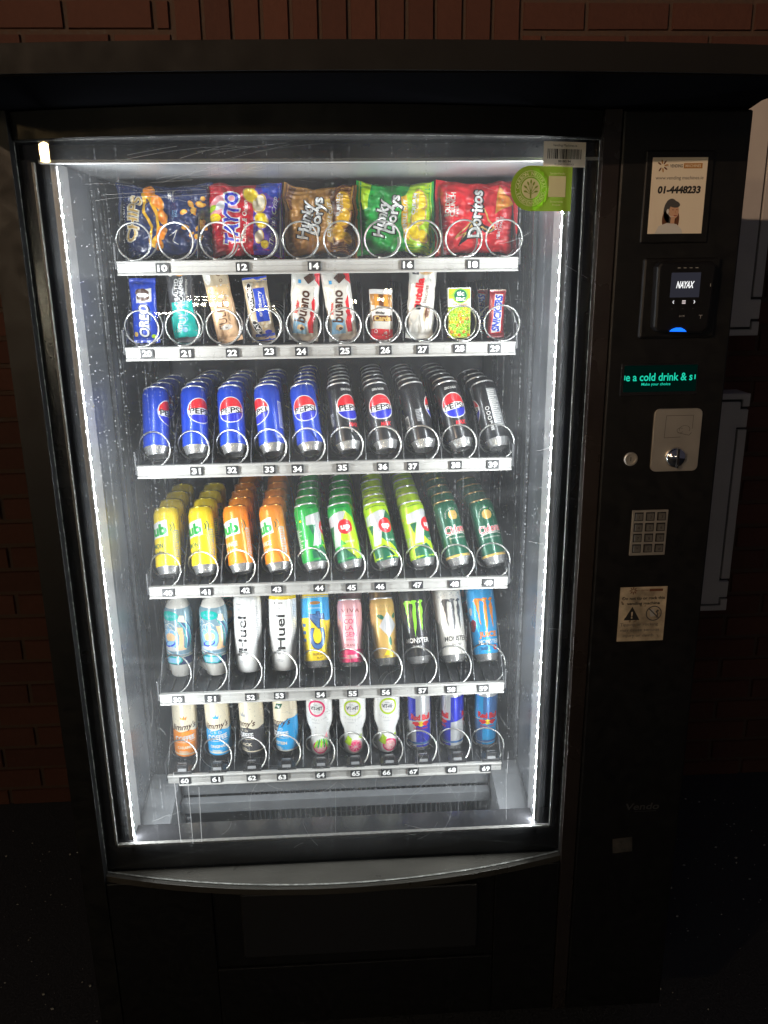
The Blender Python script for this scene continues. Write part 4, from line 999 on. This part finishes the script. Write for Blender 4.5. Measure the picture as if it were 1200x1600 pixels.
# ------------------------------------------------------------------ goods: bags, bars, packets
def packet(name, part, Wd, Ht, D, axis, seam, base, art, x, y, z, label, cat, group=None, lean=0, tilt=0, turn=0, wr=1.0, seed=0, pinch=.06, fin='film'):
    """pillow packet: axis 'v' crimps top and bottom, 'h' crimps left and right"""
    w, h = Wd / 2, Ht / 2
    def surf(u, v, l, side=-1):          # u, v in mm from the centre
        U, V = u / 1000, v / 1000
        if axis == 'v': s, t, tt = abs(U) / w, abs(V) / h, min(1, abs(V) / (h - seam))
        else: s, t, tt = abs(V) / h, abs(U) / w, min(1, abs(U) / (w - seam))
        f = max(0, 1 - min(1, s) ** 2.6) ** .55 * max(0, 1 - tt ** 3.2) ** .6
        q = Vector((u * .030 + seed * 7.3, v * .030, seed * 3.1 + side))
        n1 = noise.noise(q) * 1.0 + noise.noise(q * 2.3) * .7
        ax_ = (u if axis == 'h' else v); cr = (v if axis == 'h' else u)
        ridge = 1 - abs(noise.noise(Vector((cr * .12 + seed, ax_ * .03, seed * 1.7 + side)))) * 2
        edge = min(1, tt ** 2 * 1.1 + s ** 4)
        d = D / 2 * f * (1 + .22 * n1 * wr) + wr * (.0026 * ridge * edge * (0 if tt >= 1 else 1) + .0010 * n1)
        if tt >= 1: d = .0008 + .0016 * wr * noise.noise(Vector((cr * .05 + seed * 2, 0, seed))) + .0004 * sin((abs(ax_) - (w if axis == 'h' else h) * 1000) * 2.2)
        k = 1 - pinch * (1 - t ** 2)
        if axis == 'v': U *= k
        else: V *= k
        U += .0022 * wr * noise.noise(Vector((v * .035, seed * 5.0, 1))) * 1.0
        V += .0026 * wr * noise.noise(Vector((u * .035, seed * 5.0, 9)))
        back = .25 if side < 0 else 0
        dd = (d if side < 0 else d * .8) + (.00028 * l if side < 0 else 0)
        return (U, (-dd if side < 0 else dd), V)
    b = MB(); m = ink(base, fin); nx, nz_ = max(10, int(Wd * 1000 / 2.5)), max(10, int(Ht * 1000 / 2.5))
    for side in (-1, 1):
        vs = [surf((-w + 2 * w * i / nx) * 1000, (-h + 2 * h * j / nz_) * 1000, 0, side) for j in range(nz_ + 1) for i in range(nx + 1)]
        fs = []
        for j in range(nz_):
            for i in range(nx):
                q = (j * (nx + 1) + i, j * (nx + 1) + i + 1, (j + 1) * (nx + 1) + i + 1, (j + 1) * (nx + 1) + i)
                fs.append(q if side < 0 else q[::-1])
        b.add(vs, fs, m)
    inside = Art(art.fin)
    for pts, mm, l in art.f:
        q = [pts]
        for ax_, lim, keep in ((0, -w * 1000 + .3, False), (0, w * 1000 - .3, True), (1, -h * 1000 + .3, False), (1, h * 1000 - .3, True)):
            q = [half(p, ax_, lim, keep) for p in q]; q = [p for p in q if len(p) > 2]
        inside.f += [(p, mm, l) for p in q]
    inside.put(b, lambda u, v, l: surf(u, v, l), 2.5, 2.5)
    t = empty(name, (x, y, z), label, cat, group); t.rotation_euler = (R(lean), R(tilt), R(turn))
    b.obj(part, t, smooth=True, weld=True, loc=(0, 0, h))
    return t

def crisp(a, x, y, rx, ry, rot, c='crisp', e='crispedge', l=2, sd=1):
    a.ell(x, y, rx, ry, e, l, rot=rot, n=22, jag=.10, seed=sd).ell(x - .6, y + .8, rx * .84, ry * .84, c, l + 1, rot=rot, n=22, jag=.10, seed=sd + 3)
# crisps, left to right
a = Art('film')
a.text('Protein', -84, 6, 9, 'offwhite', 2, rot=84, w=52, sh=.25).text('CHIPS', -62, 2, 22, 'cream', 2, rot=82, w=96, bold=.06).text('CHIPS', -62, 2, 19, 'gold', 3, rot=82, w=92, bold=.01)
a.poly([(-44, 56), (-32, 64), (-22, 40), (-12, 10), (-10, -30), (-20, -64), (-34, -52), (-30, -16), (-40, 16)], 'amber', 2)
a.poly([(-36, 46), (-26, 34), (-18, 6), (-18, -34), (-26, -44), (-26, -14), (-34, 16)], 'navy', 3)
for i, (x, y, rx, ry, ro) in enumerate(((-28, 58, 11, 15, 20), (-13, 34, 10, 16, 30), (-4, 4, 9, 17, 10), (-8, -30, 10, 15, -20), (-15, -54, 8, 12, -30))): crisp(a, x, y, rx, ry, ro, 'orange', 'crispedge', 3, i)
a.text('20%', 10, 50, 6, 'offwhite', 2, rot=80, bold=.02).text('PROTEIN', 17, 49, 4, 'offwhite', 2, rot=80).text('LOW', 16, 12, 5, 'paleblue', 2, rot=80).text('FAT', 23, 12, 5, 'paleblue', 2, rot=80)
a.line([(8, -34), (22, -22), (14, -44), (24, -52)], 1.2, 'offwhite', 2)
rn2 = random.Random(6)
for i in range(17):
    x, y = rn2.uniform(34, 82), rn2.uniform(-46, 34)
    if x + y * .3 > 84: continue
    a.ell(x, y + (x - 50) * .4, rn2.uniform(5, 9), rn2.uniform(3.5, 6), 'crispedge', 2, rot=rn2.uniform(0, 180), n=9, jag=.35, seed=i).ell(x - .6, y + 1 + (x - 50) * .4, 4.5, 3, 'crisp', 3, rot=rn2.uniform(0, 180), n=8, jag=.35, seed=i)
packet('crisp_bag', 'bag', .190, .146, .064, 'h', .009, 'navy', a, -.301, .084, FL[0], 'navy crisp bag with gold lettering, leftmost bag on the top shelf', 'crisps', 'crisp bags on the top shelf', seed=1, lean=-4, wr=1.9, pinch=.11)
a = Art('film')
a.poly([(14, -80), (80, -80), (80, 80), (26, 80), (20, 20)], 'purple', 1).poly([(30, 80), (80, 80), (80, 52), (62, 40), (40, 52)], 'blue', 2)
a.poly([(-74, -10), (-40, 10), (-10, 20), (-14, 50), (-50, 44), (-74, 26)], 'rose', 1).ell(-58, 2, 15, 9, 'yellow', 2, rot=-20).ell(-50, -34, 17, 11, 'crimson', 2, rot=24).ell(-44, 24, 13, 8, 'white', 2, rot=30).ell(-62, 22, 9, 6, 'lime', 3, rot=10)
a.text('TAYTO', -24, 2, 27, 'white', 2, rot=86, w=112, bold=.09).text('TAYTO', -24, 2, 25, 'royal', 3, rot=86, w=108, bold=.04)
a.text('Cheese & Onion', 1, -6, 9, 'offwhite', 2, rot=84, w=88, sh=.25, bold=.01)
for i, (x, y, rx, ry, ro) in enumerate(((16, 48, 14, 19, 30), (32, 30, 14, 20, -10), (34, -4, 13, 17, 10), (28, -36, 9, 15, -15), (38, -52, 8, 9, 10))): crisp(a, x, y, rx, ry, ro, 'cream' if i % 2 else 'yellow', 'gold', 3, i + 4)
a.text('The Irish Crisp', 56, -4, 8, 'white', 3, rot=82, w=100, sh=.3)
packet('crisp_bag', 'bag', .150, .146, .064, 'h', .007, 'crimson', a, -.148, .084, FL[0], 'red and purple crisp bag with tall blue and white lettering', 'crisps', 'crisp bags on the top shelf', seed=2, lean=-4, wr=1.7, pinch=.09)
def hunky(base, alt, band, c1, txt, btxt, **kw):
    a = Art('film'); a.poly([(20, -80), (84, -80), (84, 80), (34, 80), (10, 20)], alt, 1)
    a.poly([(-80, 80), (-46, 80), (-58, 20), (-80, 10)], alt, 1)
    for i, (x, y, rx, ry, ro) in enumerate(((48, 36, 15, 22, 10), (44, 0, 15, 22, -15), (34, -30, 14, 20, 20), (52, -40, 11, 14, 0))): crisp(a, x, y, rx, ry, ro, c1, kw.get('edge', 'gold'), 3, i + 9)
    a.poly([(12, -46), (24, -52), (22, 44), (10, 40)], band, 5).text('CRINKLE CUT', 17, -2, 7, 'white', 6, rot=88, w=74, bold=.02)
    a.text(btxt, 36, 28, 7, 'white', 6, rot=80, w=46, bold=.03).text(txt, 43, 29, 3.6, 'white', 6, rot=80, w=40)
    for t_, u_ in (('Hunky', -31), ('Dorys', -8)):
        v_ = 0 if t_ == 'Hunky' else 8
        a.text(t_, u_, v_, 21, 'black', 6, rot=80, w=82, bold=.09, sh=.15).text(t_, u_, v_, 19.5, 'white', 7, rot=80, w=79, bold=.03, sh=.15)
    return a
packet('crisp_bag', 'bag', .146, .142, .064, 'h', .008, 'buffalo', hunky('buffalo', 'brown', 'gold', 'amber', 'FLAME GRILLED', 'BUFFALO', edge='buffalo'), .003, .084, FL[0], 'brown and gold crisp bag with slanted white lettering', 'crisps', 'crisp bags on the top shelf', seed=3, lean=-4, wr=2.2, pinch=.12)
packet('crisp_bag', 'bag', .156, .146, .064, 'h', .008, 'green', hunky('green', 'lime', 'amber', 'yellow', '& ONION', 'CREAM', edge='gold'), .153, .084, FL[0], 'bright green crisp bag with slanted white lettering', 'crisps', 'crisp bags on the top shelf', seed=4, lean=-4, wr=2.1, pinch=.12)
a = Art('film')
a.poly([(-18, -44), (-40, -62), (-6, 12), (2, -10), (34, -30), (22, -36), (-2, -26)], 'black', 2).poly([(-34, -50), (-8, -2), (-2, -16), (26, -32), (4, -24), (-12, -20)], 'gold', 3)
a.line([(-46, -46), (-14, -28), (-10, -4), (-46, -46)], 2.4, 'gold', 3).line([(6, 22), (30, -26), (16, -34)], 2.6, 'gold', 3)
a.text('Doritos', -6, 6, 25, 'black', 4, rot=86, w=104, bold=.08).text('Doritos', -6, 6, 22, 'white', 5, rot=86, w=99, bold=.03)
a.text('BOLDEST', -62, 24, 8, 'offwhite', 3, rot=84, w=46, bold=.02).text('CRUNCH', -52, 24, 9, 'offwhite', 3, rot=84, w=50, bold=.03).text('EVER', -44, 10, 5, 'offwhite', 3, rot=84, w=22)
a.poly([(30, 2), (42, 60), (72, 26)], 'crispedge', 3).poly([(34, 8), (44, 54), (68, 27)], 'orange', 4)
for i in range(14):
    r1, r2 = random.Random(i).random(), random.Random(i + 50).random(); q = (1 - math.sqrt(r1), math.sqrt(r1) * (1 - r2), math.sqrt(r1) * r2)
    a.ell(34 * q[0] + 44 * q[1] + 68 * q[2], 8 * q[0] + 54 * q[1] + 27 * q[2], 1.6, 1.2, 'amber', 5, n=8)
a.text('CHILLI', 36, -18, 6.5, 'white', 3, rot=82, w=24, bold=.02).text('HEATWAVE', 44, -26, 6.5, 'white', 3, rot=82, w=46, bold=.02)
a.ell(68, -30, 10, 8, 'crimson', 2, rot=40).ell(-70, -30, 10, 30, 'crimson', 2)
packet('crisp_bag', 'bag', .168, .148, .064, 'h', .008, 'red', a, .318, .086, FL[0], 'red tortilla chip bag with white lettering, rightmost on the top shelf', 'crisps', 'crisp bags on the top shelf', seed=5, lean=-4, wr=1.6, pinch=.10)

# bars and packets on the second shelf
G2 = 'packets on the second shelf'; z = FL[1]
a = Art('film'); a.text('OREO', 0, -20, 21, 'navy', 2, rot=86, w=66, bold=.06).text('OREO', -1, -20, 18.5, 'white', 3, rot=86, w=63, bold=.02)
a.poly([(-14, 14), (18, 18), (19, 44), (-12, 40)], 'offwhite', 1).ell(0, 34, 14, 9, 'choc', 2, jag=.1).ell(1, 30, 13, 4, 'white', 3).ell(1, 26, 13, 7, 'choc', 2, jag=.1).ell(-20, -46, 4, 5, 'gold', 2).ell(16, -50, 5, 4, 'lime', 2).text('Original', 14, -10, 4, 'paleblue', 2, rot=86)
packet('snack_bar', 'wrapper', .053, .127, .024, 'v', .008, 'blue', a, XK[0], .052, z, 'royal blue sandwich biscuit packet at the left end of the second shelf', 'snack', G2, lean=-6, tilt=-1, seed=11, wr=.6)
a = Art('film'); a.rect(0, -50, 60, 50, 'teal', 1).text('FULFIL', -2, -22, 17, 'lightgrey', 3, rot=86, w=60, bold=-.0).rect(0, -20, 44, 44, 'teal', 2).text('FULFIL', 1, -22, 19, 'paleblue', 3, rot=86, w=50)
a.text('SALTED', -8, 26, 8, 'white', 2, rot=86, w=42, bold=.02).text('CARAMEL', 2, 26, 8, 'white', 2, rot=86, w=48, bold=.02).text('VITAMIN & PROTEIN', 13, 10, 4, 'offwhite', 2, rot=86, w=66)
a.ell(4, 64, 18, 13, 'crispedge', 2, jag=.1).ell(8, 66, 9, 8, 'brown', 3, jag=.2).ell(-16, 66, 8, 13, 'offwhite', 2).ell(0, -54, 6, 5, 'paleblue', 3).text('20g', -12, -54, 5, 'white', 3, bold=.02)
packet('snack_bar', 'wrapper', .054, .158, .022, 'v', .009, 'darkgrey', a, XK[1] + .001, .056, z, 'dark protein bar with teal lower half', 'snack', G2, lean=-8, tilt=-5, seed=12, wr=.9)
a = Art('film'); a.text('FULFIL', -4, -26, 18, 'brown', 2, rot=86, w=56).text('VITAMIN & PROTEIN', 11, -20, 4.4, 'choc', 2, rot=86, w=64)
a.rect(0, 18, 50, 26, 'tan', 1)
rn2 = random.Random(9)
for i in range(26): a.ell(rn2.uniform(-20, 20), rn2.uniform(6, 32), 2.2, 1.6, ('offwhite', 'gold', 'beige')[i % 3], 2, rot=rn2.uniform(0, 180), n=8)
a.rect(0, 54, 60, 44, 'beige', 1).ring(8, 54, 4, 5.4, 'brown', 2, a0=20, a1=300).ring(10, 40, 2.4, 3.4, 'brown', 2).ring(2, 64, 2.4, 3.2, 'brown', 2, a0=90, a1=330).ell(-17, 56, 8, 20, 'offwhite', 2).ell(0, -52, 13, 5, 'offwhite', 2)
packet('snack_bar', 'wrapper', .052, .162, .022, 'v', .009, 'peach', a, XK[2] + .008, .056, z, 'cream and peach protein bar leaning to the left', 'snack', G2, lean=-8, tilt=-11, seed=13, wr=.9)
a = Art('film'); a.rect(6, 8, 26, 66, 'blue', 1, 2).text('cranberry', 4, 10, 7, 'white', 2, rot=86, w=50, bold=.02).text('& apple', 12, 12, 4.5, 'white', 2, rot=86, w=30)
a.ell(-13, 24, 8, 30, 'offwhite', 2, n=26).ell(-13, 24, 6.6, 28, 'black', 3, n=26).text('NATURAL', -13, 24, 7.5, 'white', 4, rot=88, w=44, bold=.03)
a.ell(-9, -36, 8, 16, 'offwhite', 2, rot=24).ell(-9, -36, 6.6, 14.4, 'black', 3, rot=24).text('EAT', -9, -36, 8, 'white', 4, rot=112, w=19, bold=.03)
for i in range(24): a.ell(rn2.uniform(-14, 20), rn2.choice((rn2.uniform(-46, -28), rn2.uniform(44, 54))), 4, 3, ('cream', 'beige', 'tan')[i % 3], 1, jag=.3, n=9, seed=i)
a.rect(0, 60, 60, 10, 'blue', 2).rect(4, -56, 40, 14, 'blue', 2).ell(12, -46, 7, 4, 'royal', 3)
packet('snack_bar', 'wrapper', .050, .128, .020, 'v', .010, 'beige', a, XK[3] - .003, .052, z, 'blue and clear cereal bar with black ovals', 'snack', G2, lean=-6, tilt=-7, seed=14, wr=.7)
def bueno():
    a = Art('film'); a.text('bueno', -4, -12, 21, 'choc', 3, rot=82, w=64, bold=.03).text('kinder', -17, -14, 7, 'red', 3, rot=82, w=26, bold=.03)
    a.poly([(10, -64), (20, -64), (22, 10), (14, -4), (16, -26), (8, -44)], 'red', 1).poly([(8, 80), (30, 80), (30, 30), (20, 40), (16, 62)], 'red', 1).ell(18, -30, 4, 10, 'crimson', 2, rot=30)
    a.poly([(-4, 44), (14, 58), (22, 44), (6, 32)], 'choc', 2).poly([(-10, 58), (2, 74), (12, 64), (0, 52)], 'tan', 2).poly([(-14, 62), (-4, 78), (4, 74), (-6, 58)], 'choc', 3).rect(-12, 36, 6, 7, 'skyblue', 2)
    a.poly([(-24, -66), (6, -66), (6, -40), (-20, -36)], 'paleblue', 1).ell(-6, -54, 8, 6, 'tan', 2, jag=.3).ell(-4, -56, 4, 3, 'choc', 3)
    return a
packet('snack_bar', 'wrapper', .060, .158, .026, 'v', .008, 'offwhite', bueno(), XK[4] - .003, .054, z, 'white and red hazelnut bar leaning right, above tag 24', 'snack', G2, lean=-8, tilt=4, seed=15, wr=.8)
packet('snack_bar', 'wrapper', .060, .158, .026, 'v', .008, 'offwhite', bueno(), XK[5] + .001, .054, z, 'white and red hazelnut bar leaning left, above tag 25', 'snack', G2, lean=-8, tilt=-7, seed=16, wr=.8)
a = Art('film'); a.rect(0, -40, 60, 22, 'red', 1).rect(0, -4, 42, 24, 'offwhite', 1).rect(0, 24, 46, 34, 'buffalo', 1).poly([(-22, 10), (22, 2), (22, 14), (-22, 18)], 'offwhite', 2)
for k in range(3): a.rect(-10 + 10 * k, 26, 8.5, 30, 'brown' if k % 2 else 'crispedge', 2)
a.text('kinder', -2, 3, 5, 'black', 3, w=20, bold=.03).rect(2, -8, 42, 12, 'brown', 3, 2).text('Cards', 2, -8, 9.5, 'gold', 4, w=36, bold=.05, rot=2).ring(-12, -34, 2.6, 3.6, 'white', 2).text('x2', 8, -36, 5, 'white', 2, bold=.03).rect(0, 46, 60, 8, 'lightgrey', 1)
packet('snack_bar', 'wrapper', .048, .100, .016, 'v', .009, 'offwhite', a, XK[6] - .002, .050, z, 'short white, brown and red wafer packet', 'snack', G2, lean=-7, tilt=0, seed=17, wr=.7)
a = Art('film'); a.text('nutella', -8, 10, 15, 'red', 3, rot=84, w=62, bold=.05).text('n', -8.6, -17, 15, 'black', 4, rot=84, bold=.05).text('biscuits', 8, 8, 8, 'brown', 3, rot=84, w=34)
a.ell(6, 62, 19, 16, 'tan', 2).ell(6, 62, 15, 12.5, 'crispedge', 3, jag=.05).lines(6, 62, 18, 16, 6, 'buffalo', 4).rect(-16, 62, 14, 30, 'darkgrey', 1).text('biscuits', -15, 60, 5, 'white', 2, rot=84)
a.ell(12, -30, 7, 17, 'beige', 2, rot=-14).ell(13, -28, 4.5, 12, 'brown', 3, rot=-14, jag=.2)
packet('snack_bar', 'wrapper', .058, .160, .026, 'v', .009, 'offwhite', a, XK[7] - .004, .054, z, 'white biscuit packet with red upright lettering', 'snack', G2, lean=-8, tilt=4, seed=18, wr=.9)
# mint box
mw, mh, mdp = .046, .100, .020
t = empty('mint_box', (XK[8] - .002, .052, z + .0005), 'clear box of lime and orange mints with green cap', 'mints', G2); t.rotation_euler = (R(-3), 0, 0)
b = MB(); b.box(-mw / 2, mw / 2, -mdp / 2, mdp / 2, 0, .062, mat('mint_box_inner', (.50, .55, .10), .25, coat=.4)); b.obj('box', t, bevel=.002)
b = MB(); b.box(-mw / 2, mw / 2, -mdp / 2, mdp / 2, .0622, mh, ink('white', 'film'))
a = Art('film'); a.rect(0, 88, 44, 20, 'lime', 1).ell(2, 84, 17, 15, 'limebright', 2).ell(2, 84, 13, 13, 'darkgreen', 3).text('tic', 2, 89, 9, 'white', 4, w=15, bold=.03).text('tac', 2, 79, 9, 'white', 4, w=20, bold=.03)
for k in range(3): a.ring(-20, 98, 8 + 5 * k, 10 + 5 * k, ('orange', 'limebright', 'yellow')[k], 2, a0=-90, a1=0, n=12)
a.text('lime & orange', 2, 68, 4.4, 'orange', 3, w=30, bold=.02)
a.put(b, lambda u, v, l: (u / 1000, -mdp / 2 - .0001 * l, v / 1000)); b.obj('cap', t, weld=True)
b = MB(); rn2 = random.Random(5)
for i in range(9):
    for j in range(7):
        x, zz = -.019 + j * .0063 + (.003 if i % 2 else 0), .006 + i * .0066
        if x > .021: continue
        m = ink(('lime', 'limebright', 'lime', 'orange', 'yellow')[rn2.randrange(5)], 'film'); an = rn2.uniform(0, pi)
        pr_ = [(.0001, -1)] + [(cos(q), sin(q)) for q in (-1.1, -.6, 0, .6, 1.1)] + [(.0001, 1)]
        vs = []; fs = []; sg = 8
        for (rr, hh) in pr_:
            for k in range(sg):
                ca = 2 * pi * k / sg; dx, dz, dy = rr * cos(ca) * .0036, hh * .0030, -abs(rr) * sin(ca) * .0022
                vs.append((x + dx * cos(an) - dz * sin(an), -mdp / 2 + dy, zz + dx * sin(an) + dz * cos(an)))
        for q in range(len(pr_) - 1):
            for k in range(sg): fs.append((q * sg + k, q * sg + (k + 1) % sg, (q + 1) * sg + (k + 1) % sg, (q + 1) * sg + k))
        b.add(vs, fs, m)
b.obj('mints', t, smooth=True)
def snick():
    a = Art('film'); a.poly([(-12, -40), (10, -38), (12, 40), (-8, 42)], 'red', 1).poly([(-10.5, -38), (8.5, -36), (10.5, 38), (-6.5, 40)], 'white', 2).text('SNICKERS', 0, 1, 14, 'blue', 3, rot=86, w=72, bold=.05, sh=.15)
    a.rect(0, 48, 40, 3, 'cream', 2); return a
packet('snack_bar', 'wrapper', .034, .096, .020, 'v', .006, 'maroon', snick(), XK[9] - .006, .050, z, 'small brown bar with blue lettering at the right end, in front', 'snack', 'small brown bars', lean=-6, tilt=3, seed=19, wr=.7)
packet('snack_bar', 'wrapper', .034, .096, .020, 'v', .006, 'maroon', snick(), XK[9] - .022, .118, z, 'small brown bar standing behind the one at the right end', 'snack', 'small brown bars', lean=-6, tilt=-3, seed=20, wr=.7)

# ------------------------------------------------------------------ street lamp whose reflection shows in the glass
lt = empty('street_lamp', (-4.30, -4.02, 0), 'warm wall lantern on a slim dark post across the yard', 'street lamp')
b = MB(); b.lathe([(.045, 0), (.045, 2.34), (.03, 2.36)], M_dark, 16, capb=True, capt=True); b.obj('post', lt)
b = MB(); b.box(-.055, .055, -.055, .055, 2.48, 2.60, M_warm); b.obj('lamp_glass', lt)
b = MB(); b.box(-.07, .07, -.07, .07, 2.62, 2.66, M_dark); b.box(-.06, .06, -.06, .06, 2.36, 2.455, mat('lamp_gold', (.5, .32, .1), .4, .6)); b.obj('lamp_housing', lt)
# added lamp stand replaces a building's ceiling lights; the pane mirrors them as broken rows of dashes
ls = empty('added_lamp_stand', (-.80, -4.02, 0), 'added stand of warm lamps standing in for ceiling lights in a building opposite', 'added lamp stand')
LP = [(-1.862, 1.531), (-1.735, 1.534), (-1.621, 1.535), (-1.506, 1.539), (-1.396, 1.541), (-1.761, 1.493), (-1.647, 1.494), (-1.527, 1.495), (-1.424, 1.498), (-1.321, 1.501),
      (-0.921, 1.473), (-0.869, 1.475), (-0.817, 1.476), (-0.765, 1.478), (-0.714, 1.479), (-0.672, 1.48), (-2.409, 1.425), (-2.35, 1.428), (-2.292, 1.43), (-2.234, 1.431), (-2.176, 1.434),
      (0.814, 1.567), (0.871, 1.566), (0.718, 1.523), (0.77, 1.522), (0.402, 1.511), (0.351, 1.511)]
b = MB()
for x in (-1.70, .10): b.box(x - .02, x + .02, .05, .09, 0, 1.75, M_dark)
b.obj('post', ls)
b = MB()
for z, x0, x1 in ((1.425, -1.8, .2), (1.535, -1.3, 1.8), (1.48, -1.2, 1.4)): b.box(x0, x1, .022, .05, z - .006, z + .006, M_dark)
b.obj('batten', ls)
for i, (x, z) in enumerate(LP):
    w = .034 if i < 10 else .017
    b = MB(); b.box(x + .80 - w, x + .80 + w, 0, .021, z - .012, z + .012, M_tube); b.obj('lamp', ls)
